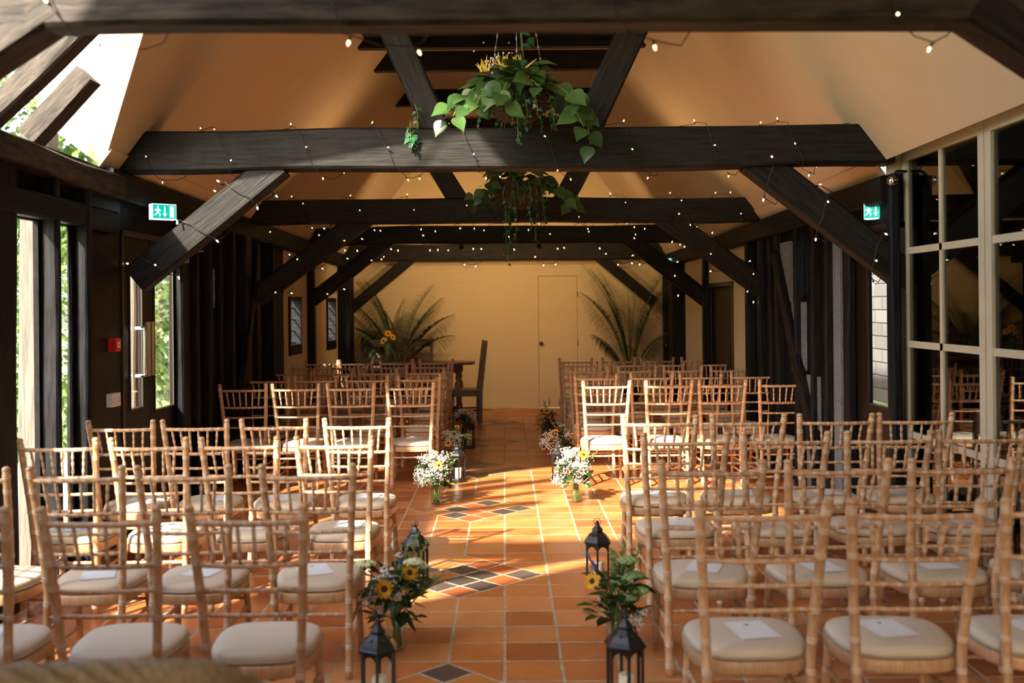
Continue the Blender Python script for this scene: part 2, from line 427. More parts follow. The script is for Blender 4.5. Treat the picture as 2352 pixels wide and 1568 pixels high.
# flat top
zt = 2.50 + SL * (2.62 - TOPW) - .05
def topz(y, s): return cpt(y, s, 1).z
for y0, y1 in ((-4, 3), (3, 8), (8, YF)):
    b.add([(-TOPW - .02, y0, topz(y0, -1)), (TOPW + .02, y0, topz(y0, 1)), (TOPW + .02, y1, topz(y1, 1)), (-TOPW - .02, y1, topz(y1, -1)),
           (-TOPW - .1, y0, topz(y0, -1) + .15), (TOPW + .1, y0, topz(y0, 1) + .15), (TOPW + .1, y1, topz(y1, 1) + .15), (-TOPW - .1, y1, topz(y1, -1) + .15)],
          [(3, 2, 1, 0), (4, 5, 6, 7), (0, 1, 5, 4), (2, 3, 7, 6)])
struct(b.build('ceiling', M['ceil']))
# eaves cornice line each side (thin ledge)
for s in (-1, 1):
    b = MB(); ys = [8.6 if s < 0 else 7.15, YF - .02]
    n = 8
    for i in range(n):
        y0 = (6.75 if s < 0 else 7.2) + (YF - .02 - (6.75 if s < 0 else 7.2)) * i / n; y1 = (6.75 if s < 0 else 7.2) + (YF - .02 - (6.75 if s < 0 else 7.2)) * (i + 1) / n
        a0, a1 = cpt(y0, s, .055), cpt(y1, s, .055); c0, c1 = cpt(y0, s, 0.0), cpt(y1, s, 0.0)
        d = V((-s * .010, 0, -.008))
        b.hexa([c0, c1, c1 + d * 1, c0 + d * 1, a0, a1, a1 + d, a0 + d])
    struct(b.build(trim_name(), M['ceil']))
# rooflight reveal (white boards) and glazing
nrm = V((-SL, 0, 1)).normalized()
b = MB(); p0 = cpt(YE0, -1, 0); p1 = cpt(YE1, -1, 1)
b.hexa([p0, p0 + V((0, .05, 0)), p0 + V((0, .05, 0)) + nrm * .55, p0 + nrm * .55, p1, p1 + V((0, .05, 0)), p1 + V((0, .05, 0)) + nrm * .55, p1 + nrm * .55])
struct(b.build(trim_name(), M['white']))
b = MB(); q = [cpt(YN, -1, -.02) + nrm * .5, cpt(YE0 + .04, -1, -.02) + nrm * .5, cpt(YE1 + .04, -1, 1) + nrm * .5, cpt(YN, -1, 1) + nrm * .5]
b.prism(q, nrm * .006)
rl = struct(b.build('window_1', M['glass']))
b = MB()
for k in range(5):
    y = YN + (YE1 - YN) * k / 4
    b.tube([cpt(y, -1, -.02) + nrm * .53, cpt(y, -1, 1) + nrm * .53], .02, 4)
b.build('window_frame', M['white'], rl)

# side walls
def wbox(b, s, y0, y1, z0, z1, i0=-.1, i1=0.0, mt=0, top=False):
    P = []
    for z in (0, 1):
        for y, i in ((y0, i0), (y1, i0), (y1, i1), (y0, i1)):
            zz = (z0 if not z else z1)
            if zz is None: zz = WZ(y, s)
            P.append((WX(y, s) - s * i, y, zz))
    b.hexa(P, mt)
def wall(side, segs, name, mats):
    b = MB()
    for y0, y1, z0, z1, mt in segs: wbox(b, side, y0, y1, z0, z1, -.03 if mt == 0 and side < 0 else -.1, 0, mt)
    return struct(b.build(name, mats))
# left wall.  mats: 0 black infill 1 brown panel 2 cream
L1, L2, L3, L4, L5 = 5.62, 5.92, 6.20, 6.36, 6.62
ZT = 2.10
segs = [(-4, 1.2, 0, None, 0), (1.2, 3.5, 0, None, 0), (3.5, 4.9, 0, .55, 0), (3.5, 4.9, 1.95, None, 0),
        (4.9, 5.22, 0, None, 0), (5.22, 5.56, 0, 1.27, 0), (5.22, 5.56, 2.08, None, 0), (5.56, L1, 0, None, 0),
        (L1, L2, 0, .12, 0), (L1, L2, ZT, None, 0), (L2, L3, 0, None, 0), (L3, L4, 0, .15, 0), (L3, L4, ZT, None, 0), (L4, L5, 0, None, 0),
        (L5, 7.12, 0, None, 1), (7.12, 8.55, 2.12, None, 0), (8.55, 9.2, 0, None, 0),
        (9.2, 9.26, 0, 1.6, 0), (9.2, 9.26, 1.95, None, 0), (9.26, 11.85, 0, None, 0)]
wy = [(12.08, 12.72, 1.03, 1.72), (14.35, 15.0, 1.0, 1.72)]
cur = 11.85
for a, c, z0, z1 in wy:
    segs += [(cur, a, 0, None, 2), (a, c, 0, z0, 2), (a, c, z1, None, 2)]; cur = c
segs.append((cur, YF, 0, None, 2))
wall(-1, segs, 'wall_left', [M['blackwall'], M['darkpanel'], M['creamwall']])
# right wall
RY = lambda px: WY(px, 1)
d0, d1 = RY(1523), RY(1574)
segs = [(-4, 2.4, 0, None, 0), (7.10, 8.02, 2.14, None, 0), (8.02, RY(1858), 0, None, 0),
        (RY(1858), RY(1849), 0, 1.66, 0), (RY(1858), RY(1849), 2.14, None, 0), (RY(1849), RY(1761), 0, None, 0),
        (RY(1761), RY(1757), 0, 1.98, 0), (RY(1761), RY(1757), 2.2, None, 0), (RY(1757), RY(1711), 0, None, 0),
        (RY(1711), RY(1685), 0, None, 1), (RY(1685), RY(1625), 1.84, None, 1), (RY(1625), 15.2, 0, None, 1), (15.2, YF, 2.06, None, 1)]
wall(1, segs, 'wall_right', [M['blackwall'], M['creamwall'], M['blackwall']])
# dark lobby boxes behind the right-hand doorways
b = MB()
for y0, y1 in ((RY(1685), RY(1625)), (15.2, YF)):
    wbox(b, 1, y0 - .1, y1 + .1, 0, 2.4, -.9, -.85); wbox(b, 1, y0 - .1, y0, 0, 2.4, -.9, -.1); wbox(b, 1, y1, y1 + .1, 0, 2.4, -.9, -.1); wbox(b, 1, y0 - .1, y1 + .1, 2.4, 2.45, -.9, -.1)
struct(b.build('wall_lobby', M['darkpanel']))
# far wall with flush door
DX0, _ = XZ(1237, 790, YF); DX1, _ = XZ(1327, 790, YF); DZ = XZ(1280, 633, YF)[1]
b = MB(); T = .12
zz = 4.6
b.box((-3, YF, 0), (DX0, YF + T, zz)); b.box((DX1, YF, 0), (3, YF + T, zz)); b.box((DX0, YF, DZ), (DX1, YF + T, zz))
struct(b.build('wall_far', M['farwall']))
b = MB(); b.box((DX0 + .006, YF + .004, .006), (DX1 - .006, YF + .05, DZ - .006)); d = struct(b.build('door_1', M['farwall']))
b = MB(); b.box((DX0, YF + .06, 0), (DX1, YF + .1, DZ)); struct(b.build(trim_name(), M['dark']))
b = MB(); kx, kz = XZ(1243, 788, YF)
b.lathe([(.0, 0), (.028, 0), (.028, .008), (.012, .012), (.012, .035), (.026, .045), (.03, .06), (.022, .075), (0, .078)], n=14)
k = b.build('door_knob', M['darkwood'], d); k.matrix_world = Matrix.Translation((kx, YF + .004, kz)) @ Matrix.Rotation(PI / 2, 4, 'X')
for z in (1.75, 1.0, .2):
    b = MB(); b.box((DX1 - .006, YF - .006, z - .04), (DX1 + .008, YF + .004, z + .04)); b.build('hinge', M['dframe'], d)
b = MB(); b.box((-3, YF - .02, -.0), (DX0 - .01, YF, .035)); b.box((DX1 + .01, YF - .02, 0), (3, YF, .035)); struct(b.build('baseboard_far', M['farwall']))
# unseen back wall behind the camera, wide glazed opening added to let skylight in
b = MB(); b.box((-3.2, -4.1, 0), (-1.6, -4, 4.6)); b.box((1.6, -4.1, 0), (3.2, -4, 4.6)); b.box((-1.6, -4.1, 2.3), (1.6, -4, 4.6)); struct(b.build('wall_back', M['creamwall']))
b = MB(); b.box((-1.6, -4.06, 0), (1.6, -4.05, 2.3)); w = struct(b.build('window_2', M['glass']))
b = MB()
for x in (-1.58, -.8, 0, .8, 1.58): b.box((x - .03, -4.09, 0), (x + .03, -4.03, 2.3))
for z in (.03, 1.1, 2.27): b.box((-1.6, -4.09, z - .03), (1.6, -4.03, z + .03))
b.build('window_frame', M['cream_frame'], w)

# ------------------------------------------------------------------ timbers: swept, wobbling, chamfered
def timber(name, p0, p1, w, h, m, wob=.006, seg=18, up=(0, 0, 1), taper=0, bend=0, seed=0, bev=.014):
    """w: sideways size, h: size along up; mesh is built along local X and placed by its matrix"""
    p0, p1 = V(p0), V(p1); d = p1 - p0; L = d.length; X = d.normalized(); U = V(up); Yv = U.cross(X).normalized(); Zv = X.cross(Yv)
    b = MB(); vs = []; n = 8
    for i in range(seg + 1):
        t = i / seg; x = L * t
        ww = w / 2 * (1 - taper * t); hh = h / 2 * (1 - taper * t)
        def nz(k, sc=1.3): return mnoise.noise(V((x * sc + seed * 7.3, k * 3.1 + seed, .5)))
        cy = nz(1, .7) * wob * 1.5; cz = nz(2, .7) * wob * 1.5 - bend * (4 * t * (1 - t))
        e = [ww + nz(3) * wob, ww + nz(4) * wob]; g = [hh + nz(5) * wob, hh + nz(6) * wob]
        bb = bev * (1 + .5 * nz(9))
        pts = [(-e[0] + bb, -g[0]), (e[1] - bb, -g[0]), (e[1], -g[0] + bb), (e[1], g[1] - bb), (e[1] - bb, g[1]), (-e[0] + bb, g[1]), (-e[0], g[1] - bb), (-e[0], -g[0] + bb)]
        for y, z in pts: vs.append((x, y + cy, z + cz))
    fs = []
    for i in range(seg):
        for k in range(n):
            k2 = (k + 1) % n; fs.append((i * n + k, i * n + k2, (i + 1) * n + k2, (i + 1) * n + k))
    fs.append(tuple(reversed(range(n)))); fs.append(tuple(seg * n + k for k in range(n)))
    b.add(vs, fs, 0, False)
    R = Matrix((X, Yv, Zv)).transposed().to_4x4()
    o = b.build(name, m, mw=Matrix.Translation(p0) @ R)
    return o, R, L

# wall plates and studs (setting)
for s, y0, y1, m in ((-1, 6.8, YF, 'stud'), (1, 7.1, YF, 'stud')):
    a = V((WX(y0, s) - s * .0, y0, WZ(y0, s) - .10)); c = V((WX(y1, s) - s * .0, y1, WZ(y1, s) - .09))
    struct(timber(trim_name(), a, c, .16, .19, M['stud'], .006, 40, seed=3 + s)[0])
# near left plate, rough and curved
a = V((WX(3.0, -1) - .01, 2.0, 2.54)); c = V((WX(6.9, -1) + .02, 6.95, 2.40))
struct(timber(trim_name(), a, c, .18, .15, M['oldbeam'], .022, 30, bend=-.01, seed=11)[0])
struct(timber(trim_name(), (WX(4, -1) + .03, 2.0, 2.2), (WX(6.7, -1) + .02, 6.9, 2.17), .14, .14, M['stud'], .012, 24, seed=12)[0])
def stud(s, px0, px1, z0=0.0, z1=None, dep=.12, m='stud', wob=.010, name=None, ymax=None):
    """px0 < px1 are the silhouette limits seen from the camera: near side face plus inner face"""
    pn, pf = (px0, px1) if s < 0 else (px1, px0)
    while True:
        y0 = WY(pn, s); a = (pf - VX) ; y1 = (abs(WX(y0, s)) - dep + .02) * F / abs(a)
        if y1 - y0 >= .06 or dep <= .03: break
        dep -= .01
    y1 = max(y1, y0 + .05)
    if ymax: y1 = min(y1, ymax); y0 = min(y0, y1 - .15)
    yc = (y0 + y1) / 2; z1 = z1 if z1 is not None else WZ(yc, s) - .18
    x = WX(yc, s) - s * (dep / 2 - .02)
    return struct(timber(name or trim_name(), (x, yc, z0), (x, yc, z1), y1 - y0, dep, M[m], wob, 14, up=(1, 0, 0), seed=yc * 3.7 + s)[0])
for px0, px1, m, dep in ((-60, 41, 'stud', .1), (95, 143, 'stud', .12), (158, 166, 'stud', .04), (168, 212, 'stud', .14)):
    stud(-1, px0, px1, 0, None, dep, m)
# grey weathered post standing just outside
x0 = -2.90
struct(timber(trim_name(), (x0, 6.45, -.2), (x0, 6.48, 2.7), .17, .17, M['studgrey'], .02, 16, up=(1, 0, 0), seed=21)[0])
struct(timber(trim_name(), (-3.05, 8.55, -.2), (-3.05, 8.55, 2.7), .2, .14, M['studgrey'], .02, 16, up=(1, 0, 0), seed=22)[0])
# studs beyond the left doors
for px0, px1, dep in ((404, 432, .07), (436, 458, .11), (464, 488, .12), (497, 512, .06), (519, 542, .14), (547, 580, .1), (584, 600, .05), (604, 632, .16)):
    stud(-1, px0, px1, 0, None, dep)
# diagonal brace within left framing
a = V((WX(9.6, -1) + .06, 9.6, .3)); c = V((WX(10.4, -1) + .06, 10.4, 2.0))
struct(timber(trim_name(), a, c, .12, .08, M['stud'], .01, 12, up=(1, 0, 0), seed=33)[0])
# right framing
for px0, px1, dep in ((1712, 1734, .1), (1739, 1756, .06), (1762, 1774, .05), (1777, 1800, .17), (1822, 1848, .10), (1859, 1884, .12), (1890, 1919, .14), (1938, 1962, .1)):
    stud(1, px0, px1, 0, None, dep)
b = MB(); wbox(b, 1, RY(1936), RY(1919), 0, 2.2, 0, .02); struct(b.build(trim_name(), M['greyplaster']))
b = MB(); wbox(b, 1, RY(1884), RY(1858), 0, .98, 0, .03); wbox(b, 1, RY(1853), RY(1826), 1.0, 1.6, 0, .035); wbox(b, 1, RY(1822), RY(1800), 1.6, 2.15, 0, .03); struct(b.build(trim_name(), M['greyplaster']))
a = V((WX(8.5, 1) - .055, 8.55, .25)); c = V((WX(9.6, 1) - .055, 9.75, 2.05))
struct(timber(trim_name(), a, c, .15, .06, M['stud'], .008, 12, up=(1, 0, 0), seed=35)[0])
# posts in the cream bays
for s, px0, px1 in ((-1, 707, 725), (-1, 775, 812), (1, 1612, 1626), (1, 1536, 1574)):
    stud(s, px0, px1, 0, None, .12 if px0 in (707, 1612) else .2, 'stud', .006, ymax=YF - .03)
struct(timber(trim_name(), (2.645, 7.065, 0), (2.645, 7.065, 2.44), .09, .07, M['stud'], .006, 14, up=(1, 0, 0), seed=61)[0])
# door frames of the dark doorways on the right
b = MB()
for y0, y1, z in ((RY(1685), RY(1625), 1.84), (15.2, YF, 2.06)):
    wbox(b, 1, y0, y0 + .05, 0, z, -.1, .012); wbox(b, 1, y1 - .05, y1, 0, z, -.1, .012); wbox(b, 1, y0, y1, z - .05, z, -.1, .012)
struct(b.build(trim_name(), M['dframe']))
b = MB(); wbox(b, 1, RY(1685) + .06, RY(1625) - .06, 0.6, 1.78, -.08, -.04); struct(b.build('door_2', M['darkpanel']))
b = MB(); wbox(b, 1, 15.26, YF - .06, 0.02, 2.0, -.08, -.04); dd = struct(b.build('door_3', M['darkpanel']))
b = MB(); y = WY(1545, 1); x = WX(y, 1) - .03
b.tube([(x, 15.5, .98), (x - .05, 15.5, 1.0), (x - .06, 15.42, 1.0), (x - .06, 15.36, .98)], .01, 6); b.build('door_handle', M['chrome'], dd)

# slit windows on left cream bays, leaded casement near
def slit(n, s, y0, y1, z0, z1, bars):
    b = MB(); wbox(b, s, y0, y1, z0, z1, -.09, -.085); w = struct(b.build('window_%d' % n, M['glass']))
    b = MB()
    for (a, c, d, e) in ((y0, y0 + .05, z0, z1), (y1 - .05, y1, z0, z1), (y0, y1, z0, z0 + .12), (y0, y1, z1 - .04, z1)): wbox(b, s, a, c, d, e, -.1, .02)
    b.build('window_frame', M['stud'], w)
    b = MB()
    for k in range(1, bars): wbox(b, s, y0 + (y1 - y0) * k / bars - .008, y0 + (y1 - y0) * k / bars + .008, z0, z1, -.08, -.06)
    for k in range(1, 5): wbox(b, s, y0, y1, z0 + (z1 - z0) * k / 5 - .005, z0 + (z1 - z0) * k / 5 + .005, -.08, -.06)
    b.build('glazing_bars', M['stud'], w)
slit(3, -1, *wy[0], 3); slit(4, -1, *wy[1], 3); slit(5, -1, 5.22, 5.56, 1.27, 2.08, 4)
slit(6, -1, 3.5, 4.9, .55, 1.95, 3)  # unseen window, added to let daylight onto the near left chairs

# ------------------------------------------------------------------ fire doors (left pair, right leaf)
def fire_leaf(n, s, y0, y1, gy0, gy1, gz0, gz1, handle_y, kick=True, plate=None):
    b = MB(); i0, i1 = -.045, -.02
    for (a, c, d, e) in ((y0, gy0, 0, 2.1), (gy1, y1, 0, 2.1), (gy0, gy1, 0, gz0), (gy0, gy1, gz1, 2.1)): wbox(b, s, a, c, d, e, i0, i1)
    d_ = struct(b.build('door_%d' % n, M['darkpanel']))
    b = MB(); wbox(b, s, gy0, gy1, gz0, gz1, -.035, -.030); b.build('glass_pane', M['glass'], d_)
    b = MB(); g = .012
    for (a, c, d, e) in ((gy0 - g, gy0, gz0 - g, gz1 + g), (gy1, gy1 + g, gz0 - g, gz1 + g), (gy0, gy1, gz0 - g, gz0), (gy0, gy1, gz1, gz1 + g)): wbox(b, s, a, c, d, e, -.02, -.012)
    b.build('glazing_bead', M['dframe'], d_)
    if plate:
        b = MB(); wbox(b, s, plate[0], plate[1], 1.10, 1.50, -.02, -.008); b.build('push_plate', M['metal'], d_)
    if handle_y:
        x = WX(handle_y, s); b = MB()
        b.tube([(x - s * -.02, handle_y, 1.12), (x - s * .05, handle_y, 1.12), (x - s * .05, handle_y, 1.14), (x - s * .05, handle_y, 1.44), (x - s * .05, handle_y, 1.46), (x - s * -.02, handle_y, 1.46)], .012, 8)
        b.build('pull_handle', M['chrome'], d_)
    return d_
fire_leaf(4, -1, 7.14, 7.70, 7.32, 7.54, .89, 1.92, 7.42, plate=(7.62, 7.695))
fire_leaf(5, -1, 7.71, 8.50, 7.80, 8.20, .84, 1.92, None, plate=(7.715, 7.775))
fire_leaf(6, 1, 7.12, 7.98, RY(2033), RY(1989), .86, 2.0, None, plate=(RY(2050), RY(2036)))
b = MB()
for s, y0, y1 in ((-1, 7.12, 8.55), (1, 7.08, 8.02)):
    wbox(b, s, y0, y0 + .03, 0, 2.14, -.1, .01); wbox(b, s, y1 - .05, y1, 0, 2.14, -.1, .01); wbox(b, s, y0, y1, 2.10, 2.14, -.1, .01)
struct(b.build(trim_name(), M['dframe']))
# door closer on the left doors
b = MB(); x = WX(8, -1); b.box((x + .01, 8.05, 1.96), (x + .06, 8.4, 2.02)); b.tube([(x + .05, 8.1, 2.03), (x + .16, 8.45, 2.06), (x + .02, 8.8, 2.08)], .008, 6); struct(b.build(trim_name(), M['metal']))

# ------------------------------------------------------------------ cream glazed folding doors on the right
GX = 2.75
zr = [.09, .70, 1.31, 1.94, 2.55]
def glazed_leaf(n, ya, yb):   # ya near .. yb far
    b = MB(); st = .075
    def bx(y0, y1, z0, z1, t=.022): b.box((GX - t, y0, z0), (GX + t, y1, z1))
    bx(ya, ya + st, 0, 2.68); bx(yb - st, yb, 0, 2.68); bx(ya + st, yb - st, zr[-1], 2.68); bx(ya + st, yb - st, 0, zr[0] + .05)
    o = struct(b.build('door_%d' % n, M['cream_frame']))
    b = MB(); ym = (ya + yb) / 2
    def bx(y0, y1, z0, z1, t=.016): b.box((GX - t, y0, z0), (GX + t, y1, z1))
    bx(ym - .02, ym + .02, .12, 2.56)
    for z in zr[1:-1]: bx(ya + st, yb - st, z - .022, z + .022)
    b.build('glazing_bars', M['cream_frame'], o)
    b = MB(); b.box((GX - .003, ya + st, .12), (GX + .003, yb - st, 2.56)); b.build('glass_pane', M['glass_refl'], o)
glazed_leaf(7, 5.91, 7.13); glazed_leaf(8, 4.68, 5.90); glazed_leaf(9, 3.45, 4.67)
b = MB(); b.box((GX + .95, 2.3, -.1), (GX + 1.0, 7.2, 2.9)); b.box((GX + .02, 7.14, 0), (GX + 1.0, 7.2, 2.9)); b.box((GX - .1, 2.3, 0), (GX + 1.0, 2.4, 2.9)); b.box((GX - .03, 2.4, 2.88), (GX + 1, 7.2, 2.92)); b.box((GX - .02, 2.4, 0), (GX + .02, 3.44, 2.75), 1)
struct(b.build('wall_annexe', [M['dark'], M['creamwall']]))  # black box behind the panes, its colour standing in for an unlit room
b = MB(); b.box((GX - .03, 2.4, 2.69), (GX + .10, 7.16, 2.74)); b.box((GX - .05, 2.4, 2.74), (GX + .10, 7.16, 2.76)); struct(b.build(trim_name(), M['cream_frame']))
# infill of ceiling above glazed doors
b = MB(); q0 = cpt(2.4, 1, .11); q1 = cpt(7.1, 1, .11)
b.prism([(GX + .1, 2.4, 2.76), (GX + .1, 7.1, 2.76), (q1.x, 7.1, q1.z - .0), (q0.x, 2.4, q0.z - .0)], (0.02, 0, .05))
struct(b.build('ceiling_slope', M['ceil']))

b = MB(); b.box((2.655, 7.14, 2.2), (3.1, 7.22, 2.95)); struct(b.build(trim_name(), M['ceil']))
# ------------------------------------------------------------------ trusses
strings = []
def lights_along(o_mw, L, w, h, label, n_wraps, sc=1.0, phase=0, skip=0.0, part_every=.25):
    """fairy string spiralling round a timber; local frame x along the timber"""
    root = empty('fairy_light_string'); root.matrix_world = o_mw
    a, c = w / 2 + .012, h / 2 + .012; pts = []
    N = n_wraps * 16
    corners = [(a, c), (-a, c), (-a, -c), (a, -c)]
    rr = random.Random(int(L * 1000) + n_wraps + int(phase * 10))
    for i in range(N + 1):
        t = i / N; th = (i / 16 * 4 + phase) % 4; k = int(th); f = th - k
        p, q = corners[k], corners[(k + 1) % 4]
        sag = 0
        y = p[0] + (q[0] - p[0]) * f; z = p[1] + (q[1] - p[1]) * f
        if k == 2: z -= .03 * 4 * f * (1 - f) * rr.uniform(.5, 1)
        pts.append(V((L * (skip + (1 - 2 * skip) * t) + rr.uniform(-.012, .012) * (1 if k in (1, 3) else 3), y, z)))
    b = MB(); b.tube(pts, .0032 * sc, 5); b.build('cable', M['cable'], root)
    acc = 0; nxt = part_every * .5
    for p, q in zip(pts, pts[1:]):
        d = (q - p).length
        if acc + d >= nxt:
            f = (nxt - acc) / d; c0 = p + (q - p) * f; nxt += part_every * rr.uniform(.75, 1.25)
            dirv = V((rr.uniform(-.8, .8), c0.y / a * .8 if abs(c0.y) > a * .9 else rr.uniform(-.3, .3), (c0.z / c if abs(c0.z) > c * .9 else 0) + rr.uniform(-.5, .5)))
            if dirv.length < .2: dirv = V((0, 0, -1))
            k = BULB.copy(); COL.objects.link(k); k.parent = root
            k.matrix_local = Matrix.Translation(c0) @ dirv.to_track_quat('Z', 'Y').to_matrix().to_4x4() @ Matrix.Scale(sc, 4)
        acc += d
    tag(root, label, 'fairy lights', 'fairy light strings wound round the timbers')
    return root
b = MB(); b.lathe([(0, 0), (.005, 0), (.0058, .004), (.0058, .022), (.004, .024)], n=8, mat=0); b.lathe([(.0042, .022), (.0062, .027), (.0058, .035), (.003, .043), (0, .046)], n=8, mat=1)
BULB = b.build('bulb', [M['cable'], M['bulb']])

trusses = []   # (y_front, depth, px/py left, right, zb, zt)
ORD = ['nearest', 'second', 'third', 'fourth', 'furthest']
def yhit(Yc, s, z): return WX(Yc, s)
def tie(i, Yc, dep, zb, ztp, m='beam', sc=1.0, wraps=9, ext=.0, seed=0):
    x0, x1 = WX(Yc, -1) - ext, WX(Yc, 1) + ext; zc = (zb + ztp) / 2
    o, R, L = timber('tie_beam', (x0, Yc, zc), (x1, Yc, zc), dep, ztp - zb, M[m], .012, 46, seed=seed)
    tag(o, 'blackened oak tie beam spanning the barn, %s of the five from the camera' % ORD[i], 'beam', 'tie beams of the roof trusses')
    lights_along(o.matrix_world.copy(), L, dep + .03, ztp - zb + .03, 'black cable of tiny warm bulbs round the %s tie beam' % ORD[i], wraps, sc, .3 + i, .03)
    return o
def brace(i, Yc, s, pa, pb, wd, dep=.16, m='beam', sc=1.0, wraps=3):
    xa, za = XZ(*pa, Yc - dep / 2); xb, zb = XZ(*pb, Yc - dep / 2)
    dd = V((xa - xb, 0, za - zb)).normalized(); xa += dd.x * .13; za += dd.z * .13; xb -= dd.x * .06; zb -= dd.z * .06
    o, R, L = timber('knee_brace', (xa, Yc, za), (xb, Yc, zb), dep, wd, M[m], .008, 16, up=(0, 0, 1), seed=i * 5 + s)
    side = 'left' if s < 0 else 'right'
    tag(o, 'black diagonal brace from the %s wall post up to the %s tie beam' % (side, ORD[i]), 'brace', 'knee braces under the tie beams')
    if wraps: lights_along(o.matrix_world.copy(), L, dep + .02, wd + .02, 'bulbs on black cable round the %s brace under the %s tie beam' % (side, ORD[i]), wraps, sc, .7, .04)
Y1, Y2, Y3, Y4, Y5 = 3.40, 7.15, 10.45, 13.2, 15.75
tie(0, Y1, .14, 2.50, 2.82, 'oldbeam', .75, 6, ext=.1, seed=1)
tie(1, Y2, .22, 2.53, 2.80, 'beam', .7, 9, seed=2)
tie(2, Y3, .20, 2.42, 2.66, 'beam', .75, 9, seed=3)
tie(3, Y4, .20, 2.375, 2.60, 'beam', 1.0, 9, seed=4)
tie(4, Y5, .20, 2.27, 2.52, 'beam', 1.1, 4, seed=5)
brace(0, Y1, -1, (40, 60), (-760, 610), .10, m='oldbeam', wraps=1)
brace(0, Y1, 1, (2330, 50), (3090, 556), .13, m='beam', wraps=1)
brace(1, Y2, -1, (600, 398), (322, 630), .20)
brace(1, Y2, 1, (1765, 385), (2110, 645), .21)
brace(2, Y3, -1, (815, 512), (597, 675), .20, sc=.85)
brace(2, Y3, 1, (1545, 508), (1795, 690), .20, sc=.85)
brace(3, Y4, -1, (885, 555), (712, 690), .17, sc=.95, wraps=2)
brace(3, Y4, 1, (1450, 552), (1625, 690), .19, sc=.95, wraps=2)
brace(4, Y5, -1, (935, 598), (800, 715), .15, wraps=0)
brace(4, Y5, 1, (1380, 592), (1500, 690), .15, wraps=0)
# raking struts above the tie beams
def strut(i, Yc, s, pa, pb, wd, m='beam'):
    xa, za = XZ(*pa, Yc - .08); xb, zb = XZ(*pb, Yc - .08)
    d = V((xb - xa, 0, zb - za)); e = V((xa, Yc, za)) + d * 1.75
    o, R, L = timber('roof_strut', (xa, Yc, za), e, .15, wd, M[m], .012, 20, up=(0, 1, 0) if False else (0, 0, 1), seed=i * 9 + s)
    tag(o, 'black raking strut rising %s from the %s tie beam to the roof slope' % ('leftwards' if s < 0 else 'rightwards', ORD[i]), 'strut', 'raking struts above the tie beams')
strut(1, Y2, -1, (1008, 305), (905, 75), .19)
strut(1, Y2, 1, (1350, 303), (1452, 75), .19)
strut(2, Y3, -1, (1055, 465), (1000, 380), .2)
strut(2, Y3, 1, (1290, 462), (1335, 380), .2)
strut(0, Y1, -1, (1180, -20), (1100, -190), .16)
# collars
for k, (y, z) in enumerate(((8.9, 4.03), (9.85, 4.03), (10.8, 4.03), (12.55, 4.0), (14.4, 3.98))):
    w = []
    for s in (-1, 1):
        for zz in (z, z + .2):
            w.append(s * (abs(WX(y, s)) - (zz - WZ(y, s)) / SL))
    b = MB(); b.prism([(w[0] - .04, y - .05, z), (w[2] + .04, y - .05, z), (w[3] + .04, y - .05, z + .2), (w[1] - .04, y - .05, z + .2)], (0, .1, 0))
    o = b.build('collar_beam', M['beam'])
    tag(o, 'black collar beam high between the roof slopes, %s of the five from the camera' % ORD[k], 'beam', 'collar beams under the ridge')
# boarded underside of the ridge between collars
b = MB(); b.box((-1.36, 8.95, 4.12), (1.36, 9.8, 4.16)); struct(b.build(trim_name(), M['beam']))
# exposed rafters across the rooflight
for k, (pa, pb, w, y) in enumerate((((28, 305), (262, 80), .12, 5.45), ((-60, 262), (138, 78), .10, 5.0), ((125, 335), (245, 205), .14, 5.8), ((-180, 190), (60, 60), .11, 4.6))):
    xa, za = XZ(*pa, y); xb, zb = XZ(*pb, y); off = V((-.10, 0, .08))
    e = V((xb, y, zb)); a = V((xa, y, za)); d = (e - a)
    if k != 2: e = a + d * 1.25
    a = a - d * .12
    o = timber('roof_rafter', a + off, e + off, w, w * .9, M['oldbeam'] if k in (0, 2) else M['stud'], .016, 16, seed=41 + k)[0]
    tag(o, ['weathered rafter crossing the open rooflight beside its white reveal', 'dark crooked rafter across the middle of the rooflight', 'short stub of rough timber ending in front of the white rooflight reveal', 'rafter in the rooflight nearest to the camera'][k], 'rafter', 'timbers crossing the rooflight')

# ------------------------------------------------------------------ chairs
def nodes_path(p, nodes, r, ring=1.16, rl=.008, step=.05):
    """polyline with ring swellings: returns pts, radii, mats"""
    p = [V(q) for q in p]; seg = [0]
    for a, c in zip(p, p[1:]): seg.append(seg[-1] + (c - a).length)
    L = seg[-1]
    def at(d):
        d = max(0, min(L, d))
        for i in range(len(p) - 1):
            if d <= seg[i + 1] + 1e-9:
                f = (d - seg[i]) / max(1e-9, seg[i + 1] - seg[i]); return p[i] + (p[i + 1] - p[i]) * f
        return p[-1]
    ds = {0.0: (1, 0), L: (1, 0)}
    ev = [(0, 1, 0)]
    for nd in nodes:
        c = nd * L
        ev += [(c - rl * 1.2, 1, 1), (c - rl * .7, ring, 1), (c - rl * .15, ring * .96, 0), (c, .97, 1), (c + rl * .15, ring * .96, 1), (c + rl * .7, ring, 1), (c + rl * 1.2, 1, 0)]
    ev.append((L, 1, 0)); ev.sort(key=lambda e: e[0])
    out = []
    for i, e in enumerate(ev):
        out.append(e)
        if i + 1 < len(ev):
            gap = ev[i + 1][0] - e[0]; k = int(gap / step)
            for j in range(1, k + 1): out.append((e[0] + gap * j / (k + 1), 1, 0))
    pts = [at(e[0]) for e in out]; rad = [r * e[1] for e in out]; mats = [e[2] for e in out][:-1]
    return pts, rad, mats
WM = [M['cwood'], M['cring']]
